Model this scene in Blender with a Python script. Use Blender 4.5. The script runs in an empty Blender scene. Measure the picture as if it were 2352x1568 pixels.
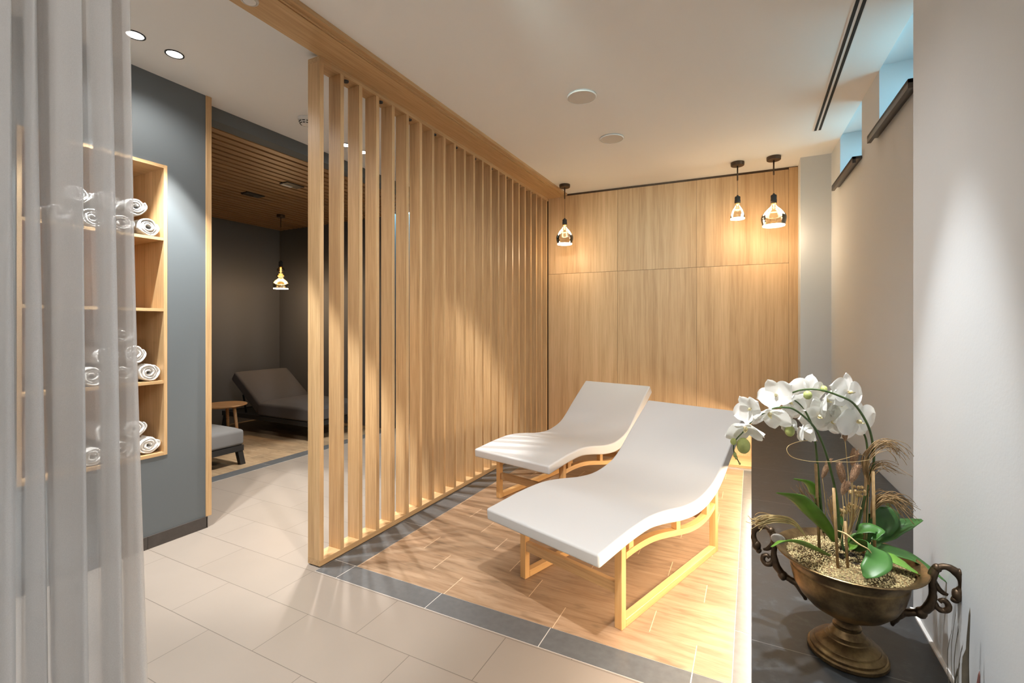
import bpy, bmesh, math, random
from mathutils import Vector, Matrix, noise
random.seed(7)
SC = bpy.context.scene
COL = SC.collection
PI = math.pi

# ------------------------------------------------------------------ camera model (2352 x 1568)
F, VX, HY, EYE = 1075.0, 1726.0, 749.0, 1.35
TH = math.atan((VX - 1176) / F)
CT, ST = math.cos(TH), math.sin(TH)
CEIL = 2.897

def at(px, py, d):
    """world point seen at pixel (px, py) at depth d along the view axis"""
    r = (px - 1176) / F * d
    return Vector((r * CT - d * ST, d * CT + r * ST, EYE - (py - HY) * d / F))

def cam_vec(r, u, t):
    """direction given as right / up / towards the viewer"""
    return Vector((r * CT + t * ST, r * ST - t * CT, u)).normalized()

# ------------------------------------------------------------------ materials
def new_mat(name):
    m = bpy.data.materials.new(name)
    m.use_nodes = True
    nt = m.node_tree
    b = nt.nodes['Principled BSDF']
    return m, nt, b

def N(nt, typ, **kw):
    n = nt.nodes.new(typ)
    for k, v in kw.items():
        if k in n.inputs.keys() if hasattr(n.inputs, 'keys') else False:
            n.inputs[k].default_value = v
        else:
            setattr(n, k, v)
    return n

def L(nt, a, b):
    nt.links.new(a, b)

def ramp(nt, stops):
    r = nt.nodes.new('ShaderNodeValToRGB')
    e = r.color_ramp.elements
    while len(e) < len(stops):
        e.new(0.5)
    for i, (p, c) in enumerate(stops):
        e[i].position = p
        e[i].color = (c[0], c[1], c[2], 1)
    return r

def plain(name, col, rough=0.5, metal=0.0, bump=0.0, bscale=80.0, var=0.0, spec=0.5):
    m, nt, b = new_mat(name)
    b.inputs['Base Color'].default_value = (*col, 1)
    b.inputs['Roughness'].default_value = rough
    b.inputs['Metallic'].default_value = metal
    b.inputs['Specular IOR Level'].default_value = spec
    tc = nt.nodes.new('ShaderNodeTexCoord')
    nz = N(nt, 'ShaderNodeTexNoise')
    nz.inputs['Scale'].default_value = bscale
    nz.inputs['Detail'].default_value = 4
    L(nt, tc.outputs['Object'], nz.inputs['Vector'])
    if var > 0:
        lo = [max(0, x * (1 - var)) for x in col]
        hi = [min(1, x * (1 + var)) for x in col]
        r = ramp(nt, [(0.3, lo), (0.7, hi)])
        L(nt, nz.outputs['Fac'], r.inputs['Fac'])
        L(nt, r.outputs['Color'], b.inputs['Base Color'])
    if bump > 0:
        bp = nt.nodes.new('ShaderNodeBump')
        bp.inputs['Strength'].default_value = bump
        bp.inputs['Distance'].default_value = 0.002
        L(nt, nz.outputs['Fac'], bp.inputs['Height'])
        L(nt, bp.outputs['Normal'], b.inputs['Normal'])
    return m

def wood(name, dark, mid, light, axis='Z', rough=0.42, scale=1.0, cathedral=0.35):
    m, nt, b = new_mat(name)
    tc = nt.nodes.new('ShaderNodeTexCoord')
    oi = nt.nodes.new('ShaderNodeObjectInfo')
    mul = N(nt, 'ShaderNodeVectorMath', operation='SCALE')
    comb = nt.nodes.new('ShaderNodeCombineXYZ')
    for k in range(3):
        L(nt, oi.outputs['Random'], comb.inputs[k])
    L(nt, comb.outputs[0], mul.inputs[0])
    mul.inputs['Scale'].default_value = 17.0
    add = N(nt, 'ShaderNodeVectorMath', operation='ADD')
    L(nt, tc.outputs['Object'], add.inputs[0])
    L(nt, mul.outputs[0], add.inputs[1])
    mp = nt.nodes.new('ShaderNodeMapping')
    s = [1.0, 1.0, 1.0]
    s['XYZ'.index(axis)] = 0.035
    mp.inputs['Scale'].default_value = [x * scale for x in s]
    L(nt, add.outputs[0], mp.inputs['Vector'])
    n1 = nt.nodes.new('ShaderNodeTexNoise')
    n1.inputs['Scale'].default_value = 95
    n1.inputs['Detail'].default_value = 5
    n1.inputs['Roughness'].default_value = 0.62
    L(nt, mp.outputs[0], n1.inputs['Vector'])
    n2 = nt.nodes.new('ShaderNodeTexNoise')
    n2.inputs['Scale'].default_value = 13
    n2.inputs['Detail'].default_value = 3
    n2.inputs['Distortion'].default_value = 0.6
    L(nt, mp.outputs[0], n2.inputs['Vector'])
    mx = N(nt, 'ShaderNodeMath', operation='MULTIPLY_ADD')
    mx.inputs[1].default_value = 1 - cathedral
    L(nt, n1.outputs['Fac'], mx.inputs[0])
    m2 = N(nt, 'ShaderNodeMath', operation='MULTIPLY')
    m2.inputs[1].default_value = cathedral
    L(nt, n2.outputs['Fac'], m2.inputs[0])
    L(nt, m2.outputs[0], mx.inputs[2])
    r = ramp(nt, [(0.36, dark), (0.5, mid), (0.64, light)])
    L(nt, mx.outputs[0], r.inputs['Fac'])
    hs = nt.nodes.new('ShaderNodeHueSaturation')
    mr = nt.nodes.new('ShaderNodeMapRange')
    mr.inputs['To Min'].default_value = 0.92
    mr.inputs['To Max'].default_value = 1.07
    L(nt, oi.outputs['Random'], mr.inputs['Value'])
    L(nt, mr.outputs[0], hs.inputs['Value'])
    L(nt, r.outputs['Color'], hs.inputs['Color'])
    L(nt, hs.outputs[0], b.inputs['Base Color'])
    b.inputs['Roughness'].default_value = rough
    bp = nt.nodes.new('ShaderNodeBump')
    bp.inputs['Strength'].default_value = 0.08
    bp.inputs['Distance'].default_value = 0.001
    L(nt, n1.outputs['Fac'], bp.inputs['Height'])
    L(nt, bp.outputs['Normal'], b.inputs['Normal'])
    return m

def emit(name, col, strength):
    m = bpy.data.materials.new(name)
    m.use_nodes = True
    nt = m.node_tree
    nt.nodes.clear()
    o = nt.nodes.new('ShaderNodeOutputMaterial')
    e = nt.nodes.new('ShaderNodeEmission')
    e.inputs['Color'].default_value = (*col, 1)
    e.inputs['Strength'].default_value = strength
    L(nt, e.outputs[0], o.inputs[0])
    return m

def tile_floor_mat():
    m, nt, b = new_mat('beige_floor_tile')
    tc = nt.nodes.new('ShaderNodeTexCoord')
    mp = nt.nodes.new('ShaderNodeMapping')
    mp.inputs['Location'].default_value = (1.2495 + 0.601 * 20, -1.518 + 0.2775 * 20, 0)
    L(nt, tc.outputs['Object'], mp.inputs['Vector'])
    br = nt.nodes.new('ShaderNodeTexBrick')
    br.inputs['Scale'].default_value = 1
    br.inputs['Brick Width'].default_value = 0.601
    br.inputs['Row Height'].default_value = 0.2775
    br.inputs['Mortar Size'].default_value = 0.0016
    br.inputs['Mortar Smooth'].default_value = 0.1
    br.offset = 0.5
    br.inputs['Color1'].default_value = (0.235, 0.196, 0.164, 1)
    br.inputs['Color2'].default_value = (0.246, 0.206, 0.174, 1)
    br.inputs['Mortar'].default_value = (0.12, 0.097, 0.08, 1)
    L(nt, mp.outputs[0], br.inputs['Vector'])
    nz = nt.nodes.new('ShaderNodeTexNoise')
    nz.inputs['Scale'].default_value = 3.5
    nz.inputs['Detail'].default_value = 6
    L(nt, tc.outputs['Object'], nz.inputs['Vector'])
    hs = nt.nodes.new('ShaderNodeHueSaturation')
    mr = nt.nodes.new('ShaderNodeMapRange')
    mr.inputs['To Min'].default_value = 0.93
    mr.inputs['To Max'].default_value = 1.07
    L(nt, nz.outputs['Fac'], mr.inputs['Value'])
    L(nt, mr.outputs[0], hs.inputs['Value'])
    L(nt, br.outputs['Color'], hs.inputs['Color'])
    L(nt, hs.outputs[0], b.inputs['Base Color'])
    b.inputs['Roughness'].default_value = 0.42
    bp = nt.nodes.new('ShaderNodeBump')
    bp.invert = True
    bp.inputs['Strength'].default_value = 0.35
    bp.inputs['Distance'].default_value = 0.002
    L(nt, br.outputs['Fac'], bp.inputs['Height'])
    L(nt, bp.outputs['Normal'], b.inputs['Normal'])
    return m

def plank_mat(name, ox, oy, swap=False, base=((0.215, 0.128, 0.072), (0.315, 0.203, 0.125), (0.385, 0.265, 0.175)), rough=0.36):
    m, nt, b = new_mat(name)
    LEN, ROW = 0.588, 0.1725
    def M(op, a, bb=None, cc=None):
        n = N(nt, 'ShaderNodeMath', operation=op)
        for i, v in enumerate((a, bb, cc)):
            if v is None:
                continue
            if isinstance(v, (int, float)):
                n.inputs[i].default_value = v
            else:
                L(nt, v, n.inputs[i])
        return n.outputs[0]
    tc = nt.nodes.new('ShaderNodeTexCoord')
    sp = nt.nodes.new('ShaderNodeSeparateXYZ')
    L(nt, tc.outputs['Object'], sp.inputs[0])
    X, Y = sp.outputs[0], sp.outputs[1]
    if swap:
        X, Y = Y, X
    v = M('DIVIDE', M('SUBTRACT', Y, oy), ROW)
    row = M('FLOOR', v)
    u = M('DIVIDE', M('SUBTRACT', M('SUBTRACT', X, ox), M('MULTIPLY', row, LEN * 2 / 3)), LEN)
    iu = M('FLOOR', u)
    fu, fv = M('FRACT', u), M('FRACT', v)
    wn = nt.nodes.new('ShaderNodeTexWhiteNoise')
    wn.noise_dimensions = '2D'
    cb = nt.nodes.new('ShaderNodeCombineXYZ')
    L(nt, row, cb.inputs[0])
    L(nt, iu, cb.inputs[1])
    L(nt, cb.outputs[0], wn.inputs['Vector'])
    # grain coordinates, shifted per plank
    g = nt.nodes.new('ShaderNodeCombineXYZ')
    L(nt, M('MULTIPLY_ADD', wn.outputs['Value'], 31.0, M('MULTIPLY', X, 1.0)), g.inputs[0])
    L(nt, M('MULTIPLY', Y, 9.0), g.inputs[1])
    L(nt, M('MULTIPLY', wn.outputs['Value'], 13.0), g.inputs[2])
    n1 = nt.nodes.new('ShaderNodeTexNoise')
    n1.inputs['Scale'].default_value = 4.0
    n1.inputs['Detail'].default_value = 7
    n1.inputs['Roughness'].default_value = 0.6
    n1.inputs['Distortion'].default_value = 0.5
    L(nt, g.outputs[0], n1.inputs['Vector'])
    r = ramp(nt, [(0.30, base[0]), (0.5, base[1]), (0.72, base[2])])
    L(nt, n1.outputs['Fac'], r.inputs['Fac'])
    # dark knots
    g2 = nt.nodes.new('ShaderNodeCombineXYZ')
    L(nt, M('MULTIPLY_ADD', wn.outputs['Value'], 7.0, X), g2.inputs[0])
    L(nt, M('MULTIPLY', Y, 2.6), g2.inputs[1])
    n2 = nt.nodes.new('ShaderNodeTexNoise')
    n2.inputs['Scale'].default_value = 6.0
    n2.inputs['Detail'].default_value = 2
    L(nt, g2.outputs[0], n2.inputs['Vector'])
    kn = nt.nodes.new('ShaderNodeMapRange')
    kn.inputs['From Min'].default_value = 0.60
    kn.inputs['From Max'].default_value = 0.76
    kn.inputs['To Max'].default_value = 0.75
    L(nt, n2.outputs['Fac'], kn.inputs['Value'])
    mk = nt.nodes.new('ShaderNodeMixRGB')
    mk.inputs['Color2'].default_value = (0.13, 0.085, 0.05, 1)
    L(nt, kn.outputs[0], mk.inputs['Fac'])
    L(nt, r.outputs['Color'], mk.inputs['Color1'])
    hs = nt.nodes.new('ShaderNodeHueSaturation')
    mr = nt.nodes.new('ShaderNodeMapRange')
    mr.inputs['To Min'].default_value = 0.86
    mr.inputs['To Max'].default_value = 1.1
    L(nt, wn.outputs['Value'], mr.inputs['Value'])
    L(nt, mr.outputs[0], hs.inputs['Value'])
    L(nt, mk.outputs[0], hs.inputs['Color'])
    jx = M('LESS_THAN', fu, 0.0055)
    jy = M('LESS_THAN', fv, 0.010)
    m1 = nt.nodes.new('ShaderNodeMixRGB')
    m1.inputs['Color2'].default_value = (0.25, 0.15, 0.085, 1)
    L(nt, jy, m1.inputs['Fac'])
    L(nt, hs.outputs[0], m1.inputs['Color1'])
    m2 = nt.nodes.new('ShaderNodeMixRGB')
    m2.inputs['Color2'].default_value = (0.66, 0.49, 0.33, 1)
    L(nt, jx, m2.inputs['Fac'])
    L(nt, m1.outputs[0], m2.inputs['Color1'])
    L(nt, m2.outputs[0], b.inputs['Base Color'])
    b.inputs['Roughness'].default_value = rough
    return m

def stone_mat():
    m, nt, b = new_mat('dark_slate_stone')
    tc = nt.nodes.new('ShaderNodeTexCoord')
    mp = nt.nodes.new('ShaderNodeMapping')
    mp.inputs['Location'].default_value = (0.0, -2.672 + 0.6 * 10, 0)
    L(nt, tc.outputs['Object'], mp.inputs['Vector'])
    sp = nt.nodes.new('ShaderNodeSeparateXYZ')
    L(nt, mp.outputs[0], sp.inputs[0])
    def M(op, a, bb):
        n = N(nt, 'ShaderNodeMath', operation=op)
        if isinstance(a, (int, float)): n.inputs[0].default_value = a
        else: L(nt, a, n.inputs[0])
        n.inputs[1].default_value = bb
        return n.outputs[0]
    fy = N(nt, 'ShaderNodeMath', operation='FRACT')
    L(nt, M('DIVIDE', sp.outputs[1], 0.6), fy.inputs[0])
    j = M('LESS_THAN', fy.outputs[0], 0.005)
    nz = nt.nodes.new('ShaderNodeTexNoise')
    nz.inputs['Scale'].default_value = 22
    nz.inputs['Detail'].default_value = 8
    nz.inputs['Roughness'].default_value = 0.65
    L(nt, tc.outputs['Object'], nz.inputs['Vector'])
    r = ramp(nt, [(0.3, (0.026, 0.029, 0.033)), (0.55, (0.040, 0.045, 0.050)), (0.75, (0.088, 0.096, 0.102))])
    L(nt, nz.outputs['Fac'], r.inputs['Fac'])
    mx = nt.nodes.new('ShaderNodeMixRGB')
    mx.inputs['Color2'].default_value = (0.16, 0.16, 0.165, 1)
    L(nt, j, mx.inputs['Fac'])
    L(nt, r.outputs['Color'], mx.inputs['Color1'])
    L(nt, mx.outputs[0], b.inputs['Base Color'])
    rr = nt.nodes.new('ShaderNodeMapRange')
    rr.inputs['To Min'].default_value = 0.27
    rr.inputs['To Max'].default_value = 0.5
    L(nt, nz.outputs['Fac'], rr.inputs['Value'])
    L(nt, rr.outputs[0], b.inputs['Roughness'])
    bp = nt.nodes.new('ShaderNodeBump')
    bp.inputs['Strength'].default_value = 0.25
    bp.inputs['Distance'].default_value = 0.002
    L(nt, nz.outputs['Fac'], bp.inputs['Height'])
    L(nt, bp.outputs['Normal'], b.inputs['Normal'])
    return m

def curtain_mat():
    m, nt, b = new_mat('sheer_curtain_fabric')
    nt.nodes.remove(b)
    out = nt.nodes['Material Output']
    d = nt.nodes.new('ShaderNodeBsdfDiffuse')
    d.inputs['Color'].default_value = (0.72, 0.72, 0.725, 1)
    t = nt.nodes.new('ShaderNodeBsdfTranslucent')
    t.inputs['Color'].default_value = (0.72, 0.72, 0.725, 1)
    mx = nt.nodes.new('ShaderNodeMixShader')
    mx.inputs[0].default_value = 0.4
    L(nt, d.outputs[0], mx.inputs[1])
    L(nt, t.outputs[0], mx.inputs[2])
    tr = nt.nodes.new('ShaderNodeBsdfTransparent')
    m2 = nt.nodes.new('ShaderNodeMixShader')
    tc = nt.nodes.new('ShaderNodeTexCoord')
    wv = nt.nodes.new('ShaderNodeTexNoise')
    wv.inputs['Scale'].default_value = 420
    wv.inputs['Detail'].default_value = 1
    L(nt, tc.outputs['Object'], wv.inputs['Vector'])
    mr = nt.nodes.new('ShaderNodeMapRange')
    mr.inputs['To Min'].default_value = 0.62
    mr.inputs['To Max'].default_value = 0.78
    L(nt, wv.outputs['Fac'], mr.inputs['Value'])
    L(nt, mr.outputs[0], m2.inputs[0])
    L(nt, tr.outputs[0], m2.inputs[1])
    L(nt, mx.outputs[0], m2.inputs[2])
    L(nt, m2.outputs[0], out.inputs[0])
    return m

def thin_glass(name, tint, gloss=0.12):
    m, nt, b = new_mat(name)
    nt.nodes.remove(b)
    out = nt.nodes['Material Output']
    tr = nt.nodes.new('ShaderNodeBsdfTransparent')
    tr.inputs['Color'].default_value = (*tint, 1)
    gl = nt.nodes.new('ShaderNodeBsdfGlossy')
    gl.inputs['Roughness'].default_value = 0.03
    fr = nt.nodes.new('ShaderNodeFresnel')
    fr.inputs['IOR'].default_value = 1.5
    ad = N(nt, 'ShaderNodeMath', operation='ADD')
    ad.use_clamp = True
    ad.inputs[1].default_value = gloss
    L(nt, fr.outputs[0], ad.inputs[0])
    mx = nt.nodes.new('ShaderNodeMixShader')
    L(nt, ad.outputs[0], mx.inputs[0])
    L(nt, tr.outputs[0], mx.inputs[1])
    L(nt, gl.outputs[0], mx.inputs[2])
    L(nt, mx.outputs[0], out.inputs[0])
    return m

def petal_mat():
    m, nt, b = new_mat('white_petal')
    b.inputs['Base Color'].default_value = (0.86, 0.86, 0.84, 1)
    b.inputs['Roughness'].default_value = 0.5
    out = nt.nodes['Material Output']
    t = nt.nodes.new('ShaderNodeBsdfTranslucent')
    t.inputs['Color'].default_value = (0.86, 0.86, 0.80, 1)
    mx = nt.nodes.new('ShaderNodeMixShader')
    mx.inputs[0].default_value = 0.3
    tc = nt.nodes.new('ShaderNodeTexCoord')
    nz = nt.nodes.new('ShaderNodeTexNoise')
    nz.inputs['Scale'].default_value = 60
    L(nt, tc.outputs['Object'], nz.inputs['Vector'])
    bp = nt.nodes.new('ShaderNodeBump')
    bp.inputs['Strength'].default_value = 0.15
    bp.inputs['Distance'].default_value = 0.002
    L(nt, nz.outputs['Fac'], bp.inputs['Height'])
    L(nt, bp.outputs['Normal'], b.inputs['Normal'])
    L(nt, b.outputs[0], mx.inputs[1])
    L(nt, t.outputs[0], mx.inputs[2])
    L(nt, mx.outputs[0], out.inputs[0])
    return m

def bronze_mat(name, lo, hi, rough):
    m, nt, b = new_mat(name)
    tc = nt.nodes.new('ShaderNodeTexCoord')
    nz = nt.nodes.new('ShaderNodeTexNoise')
    nz.inputs['Scale'].default_value = 14
    nz.inputs['Detail'].default_value = 8
    nz.inputs['Roughness'].default_value = 0.65
    L(nt, tc.outputs['Object'], nz.inputs['Vector'])
    r = ramp(nt, [(0.34, lo), (0.68, hi)])
    L(nt, nz.outputs['Fac'], r.inputs['Fac'])
    L(nt, r.outputs['Color'], b.inputs['Base Color'])
    b.inputs['Metallic'].default_value = 0.85
    mr = nt.nodes.new('ShaderNodeMapRange')
    mr.inputs['To Min'].default_value = rough + 0.14
    mr.inputs['To Max'].default_value = rough - 0.08
    L(nt, nz.outputs['Fac'], mr.inputs['Value'])
    L(nt, mr.outputs[0], b.inputs['Roughness'])
    n2 = nt.nodes.new('ShaderNodeTexNoise')
    n2.inputs['Scale'].default_value = 160
    L(nt, tc.outputs['Object'], n2.inputs['Vector'])
    bp = nt.nodes.new('ShaderNodeBump')
    bp.inputs['Strength'].default_value = 0.2
    bp.inputs['Distance'].default_value = 0.001
    L(nt, n2.outputs['Fac'], bp.inputs['Height'])
    L(nt, bp.outputs['Normal'], b.inputs['Normal'])
    return m

OAK = ((0.45, 0.275, 0.128), (0.55, 0.35, 0.172), (0.63, 0.42, 0.22))
M = dict(
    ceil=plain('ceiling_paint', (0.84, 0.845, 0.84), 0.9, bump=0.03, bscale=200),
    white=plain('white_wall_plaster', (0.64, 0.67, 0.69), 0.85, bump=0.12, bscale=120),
    whitemetal=plain('white_lacquer', (0.78, 0.77, 0.75), 0.4),
    grey=plain('blue_grey_paint', (0.118, 0.134, 0.143), 0.75, bump=0.04, bscale=150),
    alcove=plain('charcoal_paint', (0.100, 0.098, 0.100), 0.7, bump=0.04, bscale=150),
    oakZ=wood('oak_upright', *OAK, axis='Z'),
    oakX=wood('oak_across', *OAK, axis='X'),
    oakY=wood('oak_lengthways', *OAK, axis='Y'),
    panel=wood('oak_veneer', (0.43, 0.265, 0.125), (0.545, 0.355, 0.185), (0.63, 0.425, 0.235), axis='Z', rough=0.5, scale=0.75, cathedral=0.5),
    frame=wood('pale_beech', (0.56, 0.315, 0.115), (0.63, 0.37, 0.15), (0.69, 0.425, 0.185), axis='Y', rough=0.4, scale=0.6),
    frameZ=wood('pale_beech_upright', (0.56, 0.315, 0.115), (0.63, 0.37, 0.15), (0.69, 0.425, 0.185), axis='Z', rough=0.4, scale=0.6),
    slatc=wood('brown_ceiling_slat', (0.27, 0.14, 0.055), (0.36, 0.20, 0.085), (0.44, 0.26, 0.12), axis='Y', rough=0.5),
    dark=plain('black_void', (0.012, 0.011, 0.010), 0.8),
    tile=tile_floor_mat(),
    plank=plank_mat('wood_look_plank', -0.795, 1.945),
    plank2=plank_mat('wood_look_plank_alcove', -4.6, 2.0, base=((0.24, 0.15, 0.08), (0.36, 0.25, 0.15), (0.44, 0.32, 0.20))),
    dtile=plain('dark_grey_tile', (0.098, 0.102, 0.106), 0.3, var=0.12, bscale=30),
    skirt=plain('brown_grey_tile', (0.055, 0.047, 0.043), 0.35, var=0.12, bscale=30),
    grout=plain('pale_grout', (0.50, 0.47, 0.43), 0.9),
    stone=stone_mat(),
    mattress=plain('white_leatherette', (0.63, 0.632, 0.635), 0.55, bump=0.10, bscale=260),
    curtain=curtain_mat(),
    towel=plain('white_terry', (0.80, 0.79, 0.77), 0.95, bump=0.9, bscale=240, var=0.05),
    fabdark=plain('charcoal_upholstery', (0.082, 0.072, 0.070), 0.95, bump=0.4, bscale=500, var=0.1),
    fabgrey=plain('grey_upholstery', (0.165, 0.160, 0.157), 0.95, bump=0.4, bscale=500, var=0.1),
    blackwood=plain('black_stained_wood', (0.016, 0.015, 0.015), 0.45),
    tabletop=wood('tan_oak', (0.30, 0.15, 0.06), (0.42, 0.23, 0.10), (0.50, 0.29, 0.14), axis='X'),
    brownmetal=plain('brown_metal', (0.085, 0.055, 0.035), 0.42, metal=0.6),
    blackrub=plain('black_rubber', (0.02, 0.02, 0.02), 0.6),
    glass=thin_glass('smoky_bulb_glass', (0.90, 0.85, 0.74), 0.08),
    goldglass=thin_glass('gold_bulb_glass', (0.95, 0.72, 0.36), 0.32),
    pane=thin_glass('window_glass', (0.93, 0.97, 0.98), 0.03),
    glow=emit('warm_led_disc', (1.0, 0.83, 0.58), 16),
    fil=emit('warm_filament', (1.0, 0.68, 0.30), 4.5),
    disc=emit('downlight_lens', (1.0, 0.96, 0.90), 14),
    led=emit('warm_led_tape', (1.0, 0.60, 0.24), 12),
    brass=plain('polished_brass', (0.85, 0.60, 0.25), 0.18, metal=1.0),
    bronze=bronze_mat('aged_bronze', (0.085, 0.052, 0.026), (0.33, 0.225, 0.10), 0.36),
    bronzed=bronze_mat('dark_bronze', (0.045, 0.030, 0.020), (0.14, 0.095, 0.058), 0.42),
    gravel=plain('gold_granule', (0.70, 0.56, 0.30), 0.28, metal=0.5, var=0.5, bscale=240),
    graveldark=plain('brown_granule_bed', (0.20, 0.13, 0.055), 0.6, var=0.5, bscale=200),
    soil=plain('dark_bark', (0.05, 0.038, 0.026), 0.9, bump=0.6, bscale=120),
    leaf=plain('glossy_leaf', (0.048, 0.145, 0.028), 0.42, var=0.4, bscale=9),
    leafy=plain('yellow_green_leaf', (0.12, 0.27, 0.035), 0.36, var=0.4, bscale=9),
    stem=plain('green_stem', (0.055, 0.10, 0.025), 0.45, var=0.3, bscale=40),
    petal=petal_mat(),
    lip=plain('yellow_lip', (0.80, 0.70, 0.42), 0.5, var=0.3, bscale=150),
    bud=plain('green_bud', (0.46, 0.52, 0.18), 0.5, var=0.2, bscale=50),
    straw=plain('dry_straw', (0.62, 0.46, 0.22), 0.7, var=0.3, bscale=30),
    brownstraw=plain('brown_dry_grass', (0.30, 0.19, 0.085), 0.75, var=0.4, bscale=30),
    fuzz=plain('tan_fuzz', (0.50, 0.32, 0.20), 0.95, bump=1.0, bscale=300, var=0.3),
    cane=plain('split_cane', (0.36, 0.23, 0.10), 0.6, var=0.25, bscale=60),
    goldwire=plain('gold_wire', (0.75, 0.58, 0.30), 0.35, metal=0.8),
    bead=plain('gold_bead', (0.66, 0.47, 0.22), 0.35, metal=0.4, var=0.2, bscale=80),
    pebble=plain('grey_pebble', (0.42, 0.39, 0.35), 0.7, var=0.2, bscale=30),
    reed=plain('brown_reed', (0.075, 0.062, 0.042), 0.6, var=0.3, bscale=40),
    rust=plain('rust_leaf', (0.14, 0.055, 0.045), 0.6, var=0.3, bscale=40),
    sill=plain('dark_bronze_sill', (0.06, 0.052, 0.047), 0.35),
    grille=plain('grille_grey', (0.60, 0.58, 0.55), 0.6),
)

# ------------------------------------------------------------------ geometry helpers
def box(bm, x0, x1, y0, y1, z0, z1, mi=0):
    v = [bm.verts.new(p) for p in ((x0, y0, z0), (x1, y0, z0), (x1, y1, z0), (x0, y1, z0),
                                   (x0, y0, z1), (x1, y0, z1), (x1, y1, z1), (x0, y1, z1))]
    for q in ((0, 3, 2, 1), (4, 5, 6, 7), (0, 1, 5, 4), (1, 2, 6, 5), (2, 3, 7, 6), (3, 0, 4, 7)):
        f = bm.faces.new([v[i] for i in q])
        f.material_index = mi

def prism(bm, pts, z0, z1, mi=0):
    """plan polygon (counter-clockwise) extruded from z0 to z1"""
    a = [bm.verts.new((p[0], p[1], z0)) for p in pts]
    b = [bm.verts.new((p[0], p[1], z1)) for p in pts]
    n = len(pts)
    fs = [bm.faces.new(a[::-1]), bm.faces.new(b)]
    for i in range(n):
        fs.append(bm.faces.new((a[i], a[(i + 1) % n], b[(i + 1) % n], b[i])))
    for f in fs:
        f.material_index = mi

def catmull(pts, n):
    P = [Vector(p) for p in pts]
    P = [P[0] * 2 - P[1]] + P + [P[-1] * 2 - P[-2]]
    out = []
    for i in range(1, len(P) - 2):
        p0, p1, p2, p3 = P[i - 1:i + 3]
        for k in range(n):
            t = k / n
            out.append(0.5 * ((2 * p1) + (p2 - p0) * t + (2 * p0 - 5 * p1 + 4 * p2 - p3) * t * t + (3 * p1 - p0 - 3 * p2 + p3) * t ** 3))
    out.append(P[-2])
    return out

def tube(bm, pts, rad, seg=8, cap=True):
    pts = [Vector(p) for p in pts]
    n = len(pts)
    if not hasattr(rad, '__len__'):
        rad = [rad] * n
    elif len(rad) != n:
        m = len(rad) - 1
        rr = []
        for i in range(n):
            t = i / (n - 1) * m
            k = min(int(t), m - 1)
            rr.append(rad[k] + (rad[k + 1] - rad[k]) * (t - k))
        rad = rr
    up = None
    rings = []
    for i in range(n):
        t = (pts[min(i + 1, n - 1)] - pts[max(i - 1, 0)])
        if t.length < 1e-9:
            t = Vector((0, 0, 1))
        t.normalize()
        if up is None:
            up = Vector((0, 0, 1)) if abs(t.z) < 0.9 else Vector((1, 0, 0))
        s = t.cross(up)
        if s.length < 1e-6:
            s = t.cross(Vector((1, 0, 0)))
        s.normalize()
        up = s.cross(t).normalized()
        rings.append([bm.verts.new(pts[i] + (s * math.cos(2 * PI * k / seg) + up * math.sin(2 * PI * k / seg)) * rad[i]) for k in range(seg)])
    for a, b in zip(rings, rings[1:]):
        for k in range(seg):
            bm.faces.new((a[k], a[(k + 1) % seg], b[(k + 1) % seg], b[k]))
    if cap:
        bm.faces.new(rings[0][::-1])
        bm.faces.new(rings[-1])

def lathe(bm, prof, seg=32, c=(0, 0, 0), closed=False):
    rings = []
    for r, z in prof:
        if r < 1e-6:
            rings.append([bm.verts.new((c[0], c[1], c[2] + z))])
        else:
            rings.append([bm.verts.new((c[0] + r * math.cos(2 * PI * k / seg), c[1] + r * math.sin(2 * PI * k / seg), c[2] + z)) for k in range(seg)])
    for a, b in zip(rings, rings[1:]):
        for k in range(seg):
            k2 = (k + 1) % seg
            if len(a) == 1 and len(b) == 1:
                continue
            if len(a) == 1:
                bm.faces.new((a[0], b[k2], b[k]))
            elif len(b) == 1:
                bm.faces.new((a[k], a[k2], b[0]))
            else:
                bm.faces.new((a[k], a[k2], b[k2], b[k]))

def ball(bm, c, r, sx=1, sy=1, sz=1, seg=12, rot=None):
    mt = Matrix.Translation(c) @ (rot.to_4x4() if rot else Matrix.Identity(4)) @ Matrix.Diagonal((r * sx, r * sy, r * sz, 1))
    bmesh.ops.create_uvsphere(bm, u_segments=seg, v_segments=max(6, seg // 2 + 2), radius=1, matrix=mt)

def torus(bm, c, R, r, seg=24, s2=8, rot=None):
    pts = []
    q = rot or Matrix.Identity(3)
    rings = []
    for i in range(seg):
        a = 2 * PI * i / seg
        ring = []
        for k in range(s2):
            b = 2 * PI * k / s2
            p = q @ Vector(((R + r * math.cos(b)) * math.cos(a), (R + r * math.cos(b)) * math.sin(a), r * math.sin(b)))
            ring.append(bm.verts.new(Vector(c) + p))
        rings.append(ring)
    for i in range(seg):
        a, b = rings[i], rings[(i + 1) % seg]
        for k in range(s2):
            bm.faces.new((a[k], b[k], b[(k + 1) % s2], a[(k + 1) % s2]))

XF = {}      # parent name -> world matrix

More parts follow.
